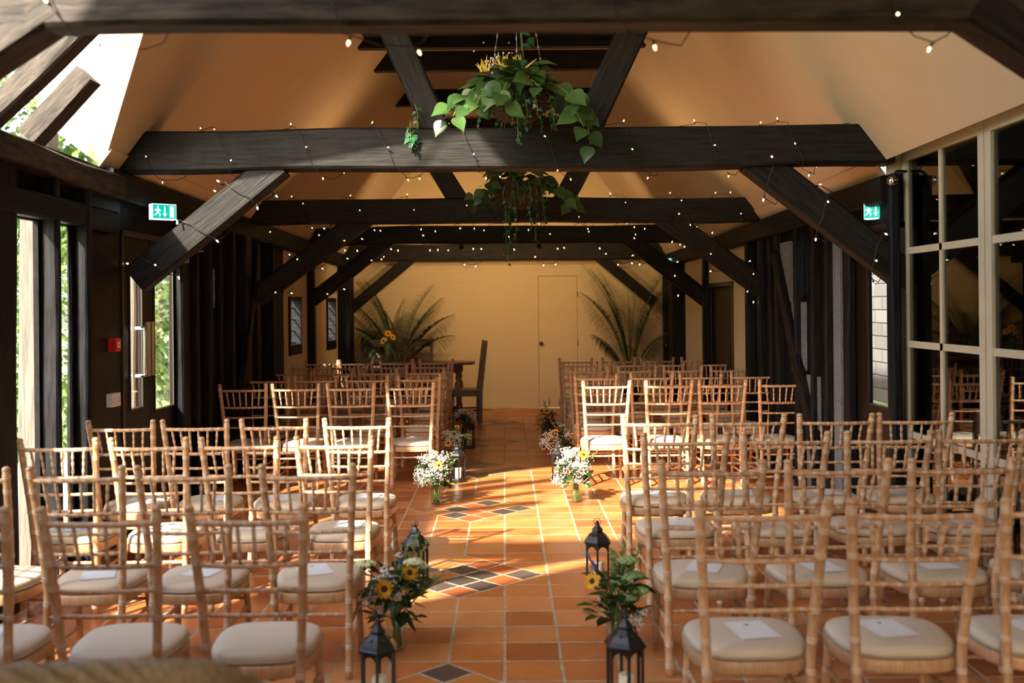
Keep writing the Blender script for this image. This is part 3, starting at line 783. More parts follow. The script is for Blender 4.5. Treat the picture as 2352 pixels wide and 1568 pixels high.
def seat_outline(wr, wf, d0, d1, n=36, k=1.0):
    pts = []
    for i in range(n):
        a = 2 * PI * i / n; c, s = math.cos(a), math.sin(a); e = 2 / 3.4
        x = math.copysign(abs(c) ** e, c); y = math.copysign(abs(s) ** e, s)
        yy = (d0 + d1) / 2 + y * (d1 - d0) / 2; t = (yy - d0) / (d1 - d0); w = wr + (wf - wr) * math.sin(min(1, t * 1.25) * PI / 2)
        pts.append((x * w * k, ((d0 + d1) / 2) + (yy - (d0 + d1) / 2) * k))
    return pts
def ringed(b, rings, mt=0, cap_top=True, cap_bot=True):
    n = len(rings[0]); vs = [p for r in rings for p in r]; fs = []
    for i in range(len(rings) - 1):
        for k in range(n):
            k2 = (k + 1) % n; fs.append((i * n + k, i * n + k2, (i + 1) * n + k2, (i + 1) * n + k))
    if cap_bot: fs.append(tuple(reversed(range(n))))
    if cap_top: fs.append(tuple((len(rings) - 1) * n + k for k in range(n)))
    b.add(vs, fs, mt, True)
POST = lambda s: [(s * .172, -.235, 0), (s * .170, -.205, .18), (s * .168, -.185, .36), (s * .180, -.205, .56), (s * .192, -.240, .75), (s * .2025, -.275, .915)]
def post_at(z, s):
    P = POST(s)
    for a, c in zip(P, P[1:]):
        if z <= c[2]:
            f = (z - a[2]) / (c[2] - a[2]); return V([a[i] + (c[i] - a[i]) * f for i in range(3)])
    return V(P[-1])
def make_chair():
    root = empty('wedding_chair')
    for s in (-1, 1):
        b = MB(); pts, rad, mats = nodes_path(POST(s), [.045, .14, .24, .35, .47, .585, .70, .80, .90, .972], .0165, 1.13, .009)
        b.tube(pts, rad, 10, mats=mats); b.ball(V(POST(s)[-1]) + V((0, 0, .006)), .0185, 0, 10, 6, (1, 1, .75)); b.build('back_post', WM, root)
    for s in (-1, 1):
        b = MB(); pts, rad, mats = nodes_path([(s * .165, .165, .335), (s * .172, .185, .16), (s * .178, .20, 0)], [.14, .42, .7], .0155, 1.13, .009)
        b.tube(pts, rad, 10, mats=mats); b.build('front_leg', WM, root)
    def rail(z, nm, r, bow=.03, nod=7):
        a, c = post_at(z, -1), post_at(z, 1); P = []
        for i in range(13):
            t = i / 12; p = a + (c - a) * t; p.y -= bow * 4 * t * (1 - t); P.append(p)
        pts, rad, mats = nodes_path(P, [(k + 1) / (nod + 1) for k in range(nod)], r, 1.13, .005, .03)
        b = MB(); b.tube(pts, rad, 8, mats=mats); b.build(nm, WM, root)
    rail(.872, 'top_rail', .0105); rail(.722, 'back_rail', .0095); rail(.632, 'back_rail', .008, .025); rail(.542, 'back_rail', .008, .02)
    for k in range(6):
        t = (k + 1) / 7 if True else 0; t = .5 + (t - .5) * 1.0
        p = post_at(.872, -1).lerp(post_at(.872, 1), t); q = post_at(.722, -1).lerp(post_at(.722, 1), .5 + (t - .5) * .93); bo = .03 * 4 * t * (1 - t); p.y -= bo; q.y -= bo
        pts, rad, mats = nodes_path([q, p], [.25, .5, .75], .0066, 1.3, .008, .05)
        b = MB(); b.tube(pts, rad, 8, mats=mats); b.build('spindle', WM, root)
    b = MB(); rings = [[(x, y, z) for x, y in seat_outline(.185, .205, -.20, .215, k=k)] for z, k in ((.312, .93), (.312, .985), (.318, 1.0), (.350, 1.0), (.357, .985), (.357, .93))]
    ringed(b, rings); b.build('seat_frame', [M['cwood']], root)
    b = MB(); rings = [[(x, y + .003, z) for x, y in seat_outline(.18, .203, -.195, .21, k=k)] for z, k in ((.357, .95), (.362, .98), (.378, .985), (.388, .965), (.395, .92), (.401, .8), (.405, .6), (.407, .35), (.4075, .1))]
    ringed(b, rings); cu = b.build('seat_cushion', [M['cushion']], root)
    b = MB(); o = [V((x, y + .003, .366)) for x, y in seat_outline(.181, .204, -.196, .211, k=.992)]; b.tube(o + [o[0]], .0045, 5); b.build('piping', [M['piping']], cu)
    def str_(a, c, nod=4, r=.0085):
        pts, rad, mats = nodes_path([a, c], [(k + 1) / (nod + 1) for k in range(nod)], r, 1.15, .006, .04)
        b = MB(); b.tube(pts, rad, 8, mats=mats); b.build('stretcher', WM, root)
    str_(post_at(.265, -1), post_at(.265, 1), 5)
    str_((-.170, .175, .24), (.170, .175, .24), 5)
    for s in (-1, 1):
        p = post_at(.21, s); str_(p, (s * .170, .178, .2)); p = post_at(.12, s); str_(p, (s * .175, .19, .11))
    return root
CH0 = make_chair(); CHT = tree_of(CH0)
pos_word = ['on the aisle', 'second from the aisle', 'third from the aisle', 'fourth from the aisle']
row_word = ['first', 'second', 'third', 'fourth', 'fifth']
first = [True]
card_spots = []
LX = [-.852, -1.352, -1.835, -2.29]
RX = [.885, 1.405, 1.90, 2.41]
nearY = [3.52, 4.43, 5.39, 6.24]; farY = [9.08, 10.1, 11.12, 12.15, 13.0]
nearLX = [[-.882, -1.383, -1.90], [-.855, -1.38, -1.84, -2.31], [-.89, -1.39, -1.855, -2.33], [-.886, -1.39, -1.86, -2.31]]
nearRX = [[.868, 1.396, 1.915], [.882, 1.407, 1.937, 2.44], [.925, 1.456, 1.983, 2.47], [.933, 1.449, 1.986, 2.465]]
crr = random.Random(5)
def put_chair(x, y, side, blk, r, c, sx):
    o = CH0 if first[0] else copy_tree(CH0, CHT); first[0] = False
    rz = crr.uniform(-.035, .035)
    o.location = (x, y + .275, 0); o.rotation_euler = (0, 0, rz); o.scale = (sx, 1, 1)
    tag(o, 'limewashed bamboo-style chair %s in the %s row of the %s %s block' % (pos_word[c], row_word[r], blk, side), 'chair', 'limewashed wedding chairs in rows either side of the aisle')
    card_spots.append((x, y + .275, rz, side, blk, r, c))
for r, (y, xs) in enumerate(zip(nearY, nearLX)):
    for c, x in enumerate(xs): put_chair(x, y, 'left', 'near', r, c, .955)
for r, (y, xs) in enumerate(zip(nearY, nearRX)):
    for c, x in enumerate(xs): put_chair(x, y, 'right', 'near', r, c, 1.07)
for r, y in enumerate(farY):
    for c, x in enumerate(LX): put_chair(x + crr.uniform(-.015, .015), y, 'left', 'far', r, c, 1.0)
for r, y in enumerate(farY):
    for c, x in enumerate(RX): put_chair(x + crr.uniform(-.015, .015), y - .02, 'right', 'far', r, c, 1.0)

# ------------------------------------------------------------------ order of service cards
b = MB(); b.box((-.072, -.1, 0), (.072, .1, .0012))
for (x0, y0, x1, y1) in ((-.064, -.092, .064, -.0912), (-.064, .0912, .064, .092), (-.064, -.092, -.0632, .092), (.0632, -.092, .064, .092)): b.box((x0, y0, .0012), (x1, y1, .0014), 1)
b.prism([(0, .045, .0012), (.010, .058, .0012), (.008, .066, .0012), (0, .061, .0012), (-.008, .066, .0012), (-.010, .058, .0012)], (0, 0, .0004), 2)
CARD = b.build('service_card', [M['card'], M['print'], M['printbrown']]); fc = True
for (x, y, rz, side, blk, r, c) in card_spots:
    if blk == 'near' and side == 'left' and r == 0 and c < 2: continue
    if blk == 'far' and (r > 2 or (side == 'left' and r > 1)): continue
    o = CARD if fc else CARD.copy()
    if not fc: COL.objects.link(o)
    fc = False
    o.location = (x + crr.uniform(-.03, .04), y + crr.uniform(-.02, .03), .4082); o.rotation_euler = (0, 0, rz + crr.uniform(-.35, .35))
    tag(o, 'white printed card on the %s row seat %s, %s %s block' % (row_word[r], pos_word[c], blk, side), 'card', 'order of service cards on the seats')

# ------------------------------------------------------------------ lanterns, candles
def make_lantern():
    root = empty('candle_lantern'); R = .070; N = 6
    def hx(r, z, n=N, ro=PI / 6): return [(r * math.cos(2 * PI * k / n + ro), r * math.sin(2 * PI * k / n + ro), z) for k in range(n)]
    b = MB(); 
    def sides(prof): 
        rings = [hx(r, z) for r, z in prof]; ringed(b, rings); b.sm[:] = [False] * len(b.sm)
    sides([(R + .010, 0), (R + .012, .006), (R + .012, .016), (R + .003, .022), (R + .001, .032), (R - .004, .034)]); b.build('base', M['blackmetal'], root)
    b = MB(); c = hx(R, 0)
    for k in range(N):
        x, y, _ = c[k]; b.box((x - .0055, y - .0055, .03), (x + .0055, y + .0055, .232))
        p = V(c[k]); q = V(c[(k + 1) % N]); zt_, zb_, m = .232, .178, 8; poly_t = []; vs = []
        nn = ((p + q) / 2).normalized() * .004
        for j in range(m + 1):
            t = j / m; arc = zb_ + (zt_ - .014 - zb_) * math.sin(PI * t) ** .6
            w = p.lerp(q, t); vs += [w + V((0, 0, arc)), w + V((0, 0, zt_))]
        fs = [(2 * j, 2 * j + 2, 2 * j + 3, 2 * j + 1) for j in range(m)]; K = len(vs)
        b.add(vs, fs); b.add([v - nn for v in vs], [tuple(reversed(f)) for f in fs])
    b.build('frame', M['blackmetal'], root)
    b = MB(); sides([(R + .002, .228), (R + .014, .232), (R + .015, .240), (R + .009, .245), (R + .001, .257), (R - .016, .276), (R - .036, .293), (R - .042, .300), (R - .034, .303), (R - .036, .309), (R - .052, .326), (R - .060, .338)])
    b.lathe([(.010, .336), (.013, .340), (.008, .345), (.011, .350), (.006, .357), (0, .360)], n=10)
    for k in range(N):
        p = V(hx(R - .018, .276)[k]); q = V(hx(R - .018, .276)[(k + 1) % N]); mid = (p + q) / 2 * 1.0
        b.ball(mid, .007, 0, 6, 4)
    b.build('roof', M['blackmetal'], root)
    b = MB(); P = [(.019 * math.cos(a), 0, .352 + .019 * math.sin(a)) for a in [2 * PI * k / 16 for k in range(17)]]; P = [(x, .002, z + .0) for x, y, z in P]; b.tube(P, .0022, 6); b.build('ring_handle', M['blackmetal'], root)
    return root
LT0 = make_lantern(); LTT = tree_of(LT0); fl = True
b = MB(); b.lathe([(0, 0), (.030, 0), (.031, .003), (.031, .088), (.028, .092), (.020, .088), (0, .086)], n=18); b.tube([(0, 0, .085), (.002, 0, .1)], .0012, 5, 1)
CAN = b.build('pillar_candle', [M['candle'], M['dark']])
lan = [(-.517, 4.15, 'left', 'nearest to the camera', 1.0), (.467, 4.15, 'right', 'nearest to the camera', 1.03), (-.525, 5.95, 'left', 'second from the camera', 1.0), (.520, 5.97, 'right', 'second from the camera', 1.0),
       (-.44, 9.45, 'left', 'third from the camera', 1.0), (.485, 9.5, 'right', 'third from the camera', 1.0), (-.42, 11.65, 'left', 'furthest from the camera', 1.0), (.466, 11.5, 'right', 'furthest from the camera', 1.0)]
for i, (x, y, sd, wd, sc) in enumerate(lan):
    o = LT0 if fl else copy_tree(LT0, LTT); o.location = (x, y, 0); o.rotation_euler = (0, 0, [.05, .1, .4, -.1, .2, 0, .3, .1][i]); o.scale = (sc, sc, sc)
    tag(o, 'black metal hexagonal lantern %s of the aisle, %s' % (sd, wd), 'lantern', 'black lanterns along the aisle')
    k = CAN if fl else CAN.copy()
    if not fl: COL.objects.link(k)
    k.location = (x + .005, y, .034); tag(k, 'cream pillar candle inside the %s lantern %s' % (sd, wd), 'candle', 'candles in the aisle lanterns'); fl = False

# ------------------------------------------------------------------ bouquets in jars
def sunflower(c, d, r, parent, rng):
    b = MB(); d = V(d).normalized(); u = d.orthogonal().normalized(); w = d.cross(u)
    for ly, (n, k) in enumerate(((14, 1.0), (12, .85))):
        for i in range(n):
            a = 2 * PI * i / n + ly * .2 + rng.uniform(-.08, .08); e = u * math.cos(a) + w * math.sin(a)
            b.leaf(V(c) + e * r * .24, e + d * (.15 + .25 * ly), d, r * .82 * k * rng.uniform(.85, 1.1), 'petal', 0, w=.75, droop=.1)
    nv = len(b.v); b.ball((0, 0, 0), r * .34, 1, 12, 6, (1, 1, .45)); Q = d.to_track_quat('Z', 'Y')
    for i in range(nv, len(b.v)): b.v[i] = tuple(V(c) + Q @ V(b.v[i]))
    b.build('sunflower', [M['petal'], M['seed']], parent)
def bouquet(x, y, h, spread, seed, label, jar_label, flowers, gyp=(), umb=(), spr=(), pur=(), jar=True, jr=.042, jh=.15, sc=1.06, green=85, z0=0.0, group='jars of garden flowers along the aisle'):
    rng = random.Random(seed)
    root = empty('flower_bouquet', (x, y, z0)); tag(root, label, 'flowers', 'bouquets along the aisle' if z0 == 0 else 'sunflowers on the table')
    b = MB(); heads = []
    hz = V((0, 0, jh * .9))
    def hp(p): return V((p[0] * spread, p[1] * spread, jh + (h - jh) * p[2]))
    for f in list(flowers) + list(gyp) + list(umb) + list(spr) + list(pur):
        e = hp(f); bz = V((rng.uniform(-.6, .6) * jr, rng.uniform(-.6, .6) * jr, .012)); m = V((rng.uniform(-.5, .5) * jr, rng.uniform(-.5, .5) * jr, jh * .95)); b.tube([bz, m, m.lerp(e, .5) + V((0, 0, .01)), e], .0022, 5)
    for _ in range(14):
        bz = V((rng.uniform(-.65, .65) * jr, rng.uniform(-.65, .65) * jr, .012)); m = V((rng.uniform(-.6, .6) * jr, rng.uniform(-.6, .6) * jr, jh)); b.tube([bz, m, m + V((rng.uniform(-.03, .03), rng.uniform(-.03, .03), .05))], .0032, 5)
    b.build('stems', M['stem'], root)
    b = MB()
    for _ in range(green):
        a = rng.uniform(0, 2 * PI); rr = rng.uniform(.1, .85) ** .7 * spread; p = V((rr * math.cos(a) * .7, rr * math.sin(a) * .7, jh + (h - jh) * rng.uniform(-.05, .62)))
        d = V((math.cos(a), math.sin(a), rng.uniform(-.3, 1.0))); b.leaf(p, d, (0, 0, 1), rng.uniform(.055, .105), rng.choice(['lance', 'oval']), 0)
    b.build('foliage', M['leafdark' if seed % 2 else 'leaf'], root)
    for f in flowers:
        e = hp(f); sunflower(e, V((f[0] * .6 + f[3], f[1] - .8, .45 + f[4])), .040 * (f[5] if len(f) > 5 else 1), root, rng)
    if gyp:
        b = MB()
        for g in gyp:
            c = hp(g)
            for _ in range(int(95 * g[3])):
                a = V((rng.gauss(0, 1), rng.gauss(0, 1), rng.gauss(0, .8))) * .026 * g[3] ; b.ball(c + a, rng.uniform(.004, .0075), 0, 5, 3)
                if rng.random() < .3: b.tube([c + a, c + a * .4 + V((0, 0, -.03))], .0007, 3, 1)
        b.build('gypsophila', [M['gyp'], M['stem']], root)['kind'] = 'stuff'
    for u in umb:
        c = hp(u); b = MB()
        for _ in range(120):
            a = rng.uniform(0, 2 * PI); rr = math.sqrt(rng.random()); p = c + V((rr * math.cos(a), rr * math.sin(a), 0)) * .036 * u[3] + V((0, 0, .014 * (1 - rr * rr)))
            b.ball(p, rng.uniform(.004, .007) * u[3], 0, 5, 3)
            if rng.random() < .3: b.tube([c - V((0, 0, .03)), p], .0008, 3, 1)
        b.build('umbel_flower', [M['umbel' if len(u) < 5 else 'umbelg'], M['stem']], root)
    for s_ in spr:
        e = hp(s_); st = V((0, 0, jh + .02)); b = MB(); d = (e - st); b.tube([st, e], .0015, 4)
        for k in range(22):
            t = .35 + .65 * k / 21; p = st + d * t; a = k * 2.4; b.leaf(p, V((math.cos(a), math.sin(a), .6)) + d.normalized() * .8, (0, 0, 1), .040 * (1.2 - .6 * t), 'oval', 0)
        b.build('green_sprig', M['sprig'], root)
    for s_ in pur:
        e = hp(s_); b = MB(); st = e - V((s_[0] * .05, 0, .08))
        for k in range(14):
            t = k / 13; p = st.lerp(e, t); b.ball(p + V((rng.uniform(-1, 1), rng.uniform(-1, 1), 0)) * .004, .007 * (1.15 - t), 0, 5, 3, (1, 1, 1.5))
        b.build('flower_spike', M['purple'] if s_[3] else M['gyp'], root)
    root.scale = (sc, sc, sc)
    if jar:
        b = MB(); b.lathe([(0, .004), (jr * .9, .004), (jr, .012), (jr, jh * .82), (jr * .92, jh * .9), (jr * .92, jh), (jr * .98, jh), (jr * .98, jh * .9), (jr * 1.06, jh * .8), (jr * 1.06, .01), (jr * .95, 0), (0, 0)], n=20)
        j = b.build('glass_jar', M['jar'], loc=(x, y, z0)); tag(j, jar_label, 'jar', group); j.scale = (sc, sc, sc)
# near left
bouquet(-.52, 4.86, .46, .16, 3, 'sunflowers, cream yarrow and leafy sprigs behind the nearest left lantern', 'clear glass jar of stems behind the nearest left lantern',
        [(-.25, -.6, .45, 0, -.1, 1.15), (.40, -.2, .62, .2, 0)], [(-.5, -.2, .5, .7), (-.2, -.4, .66, .6), (.0, -.5, .58, .45), (-.7, -.5, .32, .8), (-.3, -.5, .15, .5), (.15, -.5, .35, .4)],
        [(-.85, 0, .72, 1.25), (.50, -.1, .75, 1.2), (.72, .0, .68, .8), (.1, .1, .82, .6)], [(.62, .1, 1.15), (.88, .1, 1.05), (1.35, -.2, .62), (1.0, -.3, .45), (.3, .1, .95)], [(.18, 0, 1.0, 1), (-.1, .1, 1.2, 0)], green=130)
bouquet(.50, 4.80, .44, .15, 4, 'green bouquet with one yellow flower behind the nearest right lantern', 'glass jar hidden behind the nearest right lantern',
        [(-.72, -.5, .60, -.3, .1, .95)], [(.45, -.7, .05, .7), (.7, -.5, .12, .5)], [(.35, -.2, .85, 1.3, 1), (.55, -.1, .62, 1.2, 1), (.15, -.4, .58, 1.3, 1), (.6, -.5, .45, 1.2, 1), (.3, -.5, .35, 1.1, 1)],
        [(-.1, .1, 1.0), (.75, .2, 1.05), (.3, .2, 1.1), (.0, .3, .95)], [(-.9, -.4, 1.05, 1)], green=110)
bouquet(-.565, 8.40, .40, .155, 8, 'white and pale pink blossom with a small sunflower, left jar where sunlight crosses the aisle', 'clear jar holding the sunlit white bouquet on the left',
        [(.15, -.6, .62, .1, .2, .9)], [(-.5, -.2, .75, 1.2), (-.2, -.3, .85, 1.1), (-.75, -.2, .35, 1.1), (-.45, -.5, .35, 1.2), (.1, -.6, .3, 1.2), (.35, -.4, .45, 1.1), (-.1, -.5, .5, 1.1), (-.8, 0, .1, .9), (.25, -.3, .8, 1)],
        [(-.1, .1, .95, .9)], [(.8, 0, .95), (.95, -.1, .75), (.9, -.2, .5), (.6, .1, .9)], [(.55, 0, 1.0, 1), (-.2, 0, 1.15, 0)])
bouquet(.565, 8.42, .41, .155, 10, 'white blossom and yellow blooms in the sunlit jar on the right', 'clear jar holding the sunlit bouquet on the right',
        [(.35, -.4, .85, .1, .5, .95)], [(-.6, -.2, .6, 1.2), (-.3, -.4, .5, 1.2), (0, -.6, .45, 1.2), (.3, -.5, .5, 1.2), (-.8, -.1, .15, 1.1), (-.95, 0, .05, .7), (-.1, -.2, .9, 1.0), (.1, -.6, .15, .9), (-.4, 0, .85, 1)],
        [(-.35, -.2, .75, .7), (0, .1, .95, .9)], [(.9, 0, .8), (.8, -.1, .3), (1.1, 0, .95)], [(.05, -.2, .95, 1), (.7, 0, .95, 0)])
bouquet(-.50, 10.35, .38, .145, 13, 'sunflower with green hydrangea heads beyond the third left lantern', 'glass jar on the left beyond the sunlight',
        [(-.45, -.6, .35, 0, .1), (.1, -.1, .95, .3, .3, .7)], [(-.6, -.2, .7, 1), (-.3, -.5, .5, 1), (.1, -.6, .3, 1.1), (.2, -.6, .6, .8)], [(.75, -.3, .62, 1.3, 1), (.0, -.2, .75, 1.2, 1), (.8, -.4, .5, 1.0, 1)], [], [(.4, 0, 1.05, 1)], green=80)
bouquet(.52, 10.35, .38, .15, 15, 'dense white gypsophila spray beside green foliage beyond the third right lantern', 'glass jar on the right beyond the sunlight',
        [(-.15, -.4, .75, .1, .4, .7)], [(-.7, -.4, .3, 1.5), (-.5, -.5, .55, 1.3), (-.3, -.5, .15, 1.2), (.6, -.3, .6, .9)], [(.3, 0, .95, 1.1, 1)], [], [(.55, 0, .95, 1)], green=90)
bouquet(-.50, 12.45, .36, .14, 17, 'dim bouquet of small cream flowers on the left by the dark dining chair', 'glass jar on the left by the table',
        [(.2, -.4, .75, .1, .3, .7)], [(-.5, -.3, .6, 1), (.6, -.3, .6, 1.1), (-.2, -.4, .8, .9)], [], [], [], green=90)
bouquet(.50, 12.2, .42, .15, 19, 'dark leafy bouquet with two orange sunflowers above the furthest right lantern', 'glass jar on the right at the end of the aisle',
        [(-.5, -.5, .72, -.2, .1), (-.1, -.5, .70, 0, .1, 1.1)], [(.7, -.4, .2, .8)], [], [(-.3, 0, 1.1)], [(.1, 0, 1.25, 1)], green=110)

# ------------------------------------------------------------------ hanging baskets
def leaf_strand(b, p0, d, n, step, size, kind, rng, droop=.35, mt=0, stem=1):
    p = V(p0); d = V(d).normalized(); path = [p.copy()]
    for i in range(n):
        d = (d + V((rng.uniform(-.25, .25), rng.uniform(-.25, .25), -droop))).normalized(); p = p + d * step; path.append(p.copy())
        sd = V((rng.uniform(-1, 1), rng.uniform(-1, .2), rng.uniform(-.9, -.1))).normalized(); s = size * rng.uniform(.7, 1.1) * (1 - .3 * i / n)
        b.leaf(p + sd * s * .3, sd + d * .3, V((rng.uniform(-.3, .3), -1, .5)), s, kind, mt, droop=.15)
    if len(path) > 1: b.tube(path, .002, 4, stem)
def basket(loc, R, seed, label, hang_z, n_heart=60, n_ivy=26, trails=(), big=()):
    rng = random.Random(seed); root = empty('hanging_basket', loc); tag(root, label, 'hanging basket', 'planted baskets hung from the roof')
    b = MB(); rings = []
    prof = [(0.02, -R * .95), (R * .45, -R * .85), (R * .8, -R * .5), (R * .98, 0), (R, R * .08)]
    b.lathe(prof, n=28); b.sm[:] = [False] * len(b.sm)
    for i in range(len(b.v)):
        v = V(b.v[i]); b.v[i] = tuple(v + mnoise.noise_vector(v * 14) * .018)
    for k in range(26):
        z = -R * .9 + k * R * .037; r = R * math.sqrt(max(.02, 1 - (z / (R * .97)) ** 2)) if z < 0 else R
        b.tube([(r * math.cos(a) * 1.01, r * math.sin(a) * 1.01, z + rng.uniform(-.006, .006)) for a in [2 * PI * j / 22 for j in range(23)]], .0045, 4)
    b.build('basket_bowl', M['basketfib'], root)
    b = MB(); top = V((0, 0, hang_z))
    for k in range(3):
        a = 2 * PI * k / 3 + .5; p = V((R * math.cos(a), R * math.sin(a), R * .08)); n = 30
        for i in range(n):
            q0 = p.lerp(top, i / n); q1 = p.lerp(top, (i + 1) / n); d = (q1 - q0); o = V((.004, 0, 0)) if i % 2 else V((0, .004, 0)); b.tube([q0, q0.lerp(q1, .5) + o, q1], .0018, 4)
            b.tube([q0, q0.lerp(q1, .5) - o, q1], .0018, 4)
    b.tube([top, V((0, 0, topz(loc[1], 1) - loc[2] - .0))], .003, 5); b.build('chain', M['chain'], root)
    b = MB()
    for _ in range(n_heart):
        a = rng.uniform(0, 2 * PI); r = R * rng.uniform(.25, 1.15); p = V((r * math.cos(a), r * math.sin(a), R * rng.uniform(.0, .75) * (1.3 - r / R * .6))); d = V((math.cos(a), math.sin(a), rng.uniform(-.6, .5)))
        b.leaf(p, d, V((0, -.5, 1)), rng.uniform(.09, .15), 'heart', 0, droop=.3)
    for (a, n, st) in big:
        p = V((R * .9 * math.cos(a), R * .9 * math.sin(a), R * .2)); leaf_strand(b, p, (math.cos(a), math.sin(a), .1), n, st, .145, 'heart', rng, .38)
    b.build('heart_leaves', [M['leaf'], M['stem']], root)
    b = MB()
    for _ in range(n_ivy):
        a = rng.uniform(0, 2 * PI); p = V((R * .95 * math.cos(a), R * .95 * math.sin(a), R * .1)); leaf_strand(b, p, (math.cos(a) * .4, math.sin(a) * .4, -.6), rng.randint(3, 7), .035, .042, 'ivy', rng, .6)
    for (x, y, n) in trails: leaf_strand(b, (x, y, -R * .3), (0, 0, -1), n, .035, .045, 'ivy', rng, .9)
    b.build('ivy_trails', [M['ivy'], M['stem']], root)
    b = MB()
    for cx, cz in ((.02, R * .75), (-R * .95, R * .72), (-.08, R * .8)):
        for _ in range(11):
            b.leaf((cx + rng.uniform(-.03, .03), -R * .5 + rng.uniform(-.05, .05), cz - .04), (rng.uniform(-1, 1), rng.uniform(-.5, .3), rng.uniform(.3, 1.2)), (0, -1, 0), rng.uniform(.06, .11), 'blade', 0, w=.7)
    b.build('spiky_grass', M['hay'], root)
    b = MB()
    for _ in range(70):
        v = V((-R * .62 + rng.gauss(0, .05), -R * .3 + rng.gauss(0, .04), R * .88 + rng.gauss(0, .035))); b.ball(v, rng.uniform(.004, .007), 0, 5, 3)
        if rng.random() < .5: b.leaf(v, (rng.uniform(-1, 1), rng.uniform(-1, 1), .3), (0, 0, 1), .03, 'lance', 1)
    b.build('white_blossom', [M['gyp'], M['leafdark']], root)
x, z = XZ(1188, 212, 6.55)
basket((x, 6.55, z), .21, 5, 'full hanging basket of heart-shaped leaves and yellow spikes before the second tie beam', 1.15, 120, 22, trails=((.02, -.16, 8), (.06, -.12, 5)), big=((-2.6, 4, .08), (-2.1, 4, .08), (-1.75, 4, .085), (-.5, 5, .085), (-.15, 6, .085), (3.3, 4, .09), (-2.9, 4, .09), (-1.9, 3, .08), (.3, 3, .09), (-2.3, 3, .09), (-1.2, 2, .09)))
x, z = XZ(1190, 425, 9.6)
basket((x, 9.6, z), .24, 9, 'shaded hanging basket with long ivy trails between the second and third tie beams', 1.3, 70, 30, trails=((-.12, -.15, 17), (-.09, -.12, 19), (.18, -.1, 13), (.22, -.12, 9), (-.05, -.2, 13), (.1, -.2, 10)), big=((-2.5, 4, .08), (3.3, 4, .08), (-.4, 5, .08), (-.1, 5, .08)))
# nearer basket, mostly above the frame: its trails hang into view
x, z = XZ(1230, -90, 4.2)
root = empty('hanging_basket', (x, 4.2, z)); tag(root, 'ivy trails drooping below the nearest tie beam from a basket above', 'hanging basket', 'planted baskets hung from the roof')
rng = random.Random(77); b = MB(); b.lathe([(.02, -.16), (.1, -.14), (.17, -.06), (.2, .04), (.2, .06)], n=20); b.build('basket_bowl', M['basketfib'], root)
b = MB()
for px, n, st in ((1062, 7, .05), (1085, 5, .05), (1222, 9, .05), (1215, 8, .045), (1180, 5, .05), (1240, 6, .05), (1490, 5, .06), (1478, 5, .055)):
    xx = XZ(px, 60, 4.05)[0]; leaf_strand(b, (xx - x, -.15, .02), (0, -.1, -1), n, st, .05 if px < 1400 else .075, 'ivy', rng, .9)
b.build('ivy_trails', [M['ivy'], M['stem']], root)
b = MB()
for k in range(3):
    a = 2 * PI * k / 3; b.tube([(.2 * math.cos(a), .2 * math.sin(a), .06), (0, 0, .7), (0, 0, 4.4 - z)], .003, 4)
b.build('chain', M['chain'], root)
# small ivy sprig caught on beam 2
x, z = XZ(943, 312, 6.98); b = MB(); rng = random.Random(3)
leaf_strand(b, (0, 0, .10), (0, 0, -1), 4, .035, .055, 'ivy', rng, .9); leaf_strand(b, (0.03, 0, .04), (-.4, 0, -.3), 4, .03, .055, 'ivy', rng, .2); leaf_strand(b, (0.03, .02, .22), (.1, 0, -.6), 5, .03, .05, 'ivy', rng, .3)
o = b.build('ivy_sprig', [M['ivy'], M['stem']], loc=(x, 6.98, z)); tag(o, 'small ivy sprig caught on the second tie beam beside the left strut', 'ivy')

# ------------------------------------------------------------------ palms
def palm(loc, seed, label, fr, hgt):
    rng = random.Random(seed); root = empty('potted_palm', loc); tag(root, label, 'palm', 'potted palms in the far corners')
    b = MB(); b.lathe([(0, 0), (.14, 0), (.18, .32), (.195, .33), (.195, .36), (.17, .36), (.165, .31), (0, .31)], n=24); b.build('pot', M['dark'], root)
    for (a, lean, L) in fr:
        b = MB(); n = 16; p = V((0, 0, .3)); el = lean; path = [p.copy()]
        for i in range(n):
            t = i / n; e = PI / 2 - (PI / 2 - el) * min(1, t * 1.0) ** 1.1 - .55 * t * t; e = PI / 2 - (PI / 2 - el) * (.25 + .75 * t) - .5 * t * t
            p = p + V((math.cos(a) * math.cos(e), math.sin(a) * math.cos(e), math.sin(e))) * (L * 1.22 / n); path.append(p.copy())
        b.tube(path, [.011 * (1 - .75 * i / n) for i in range(n + 1)], 5, 1)
        m = 44; tw = rng.uniform(-1.1, 1.1)
        for k in range(m):
            t = .28 + .72 * k / m; f = t * n; i = min(n - 1, int(f)); q = path[i].lerp(path[i + 1], f - i); tg = (path[i + 1] - path[i]).normalized()
            side = tg.cross(V((0, 0, 1))); side = side.normalized() if side.length > .05 else V((0, 1, 0)); side = Quaternion(tg, tw) @ side
            for s in (-1, 1):
                ll = .26 * math.sin(PI * (.12 + .80 * (t - .28) / .72)) * rng.uniform(.85, 1.1)
                b.leaf(q, side * s * 1.0 + tg * .55 + V((0, 0, .1)), V((0, 0, 1)), ll, 'blade', 0, w=.55, droop=.75)
        b.build('frond', [M['palm'], M['stem']], root)
palm((-1.62, 15.84, 0), 1, 'tall potted palm in the far left corner behind the oak table', [(-.15, 1.25, 1.45), (.35, 1.05, 1.35), (-.1, .75, 1.25), (-.6, .95, 1.2), (2.8, 1.3, 1.5), (3.1, 1.0, 1.3), (-2.2, 1.2, 1.3), (-1.3, 1.15, 1.3), (1.4, 1.3, 1.3), (2.4, .8, 1.2), (-2.8, .7, 1.1), (-.3, .45, 1.1), (3.4, 1.15, 1.6), (-1.8, .7, 1.0)], 1.6)
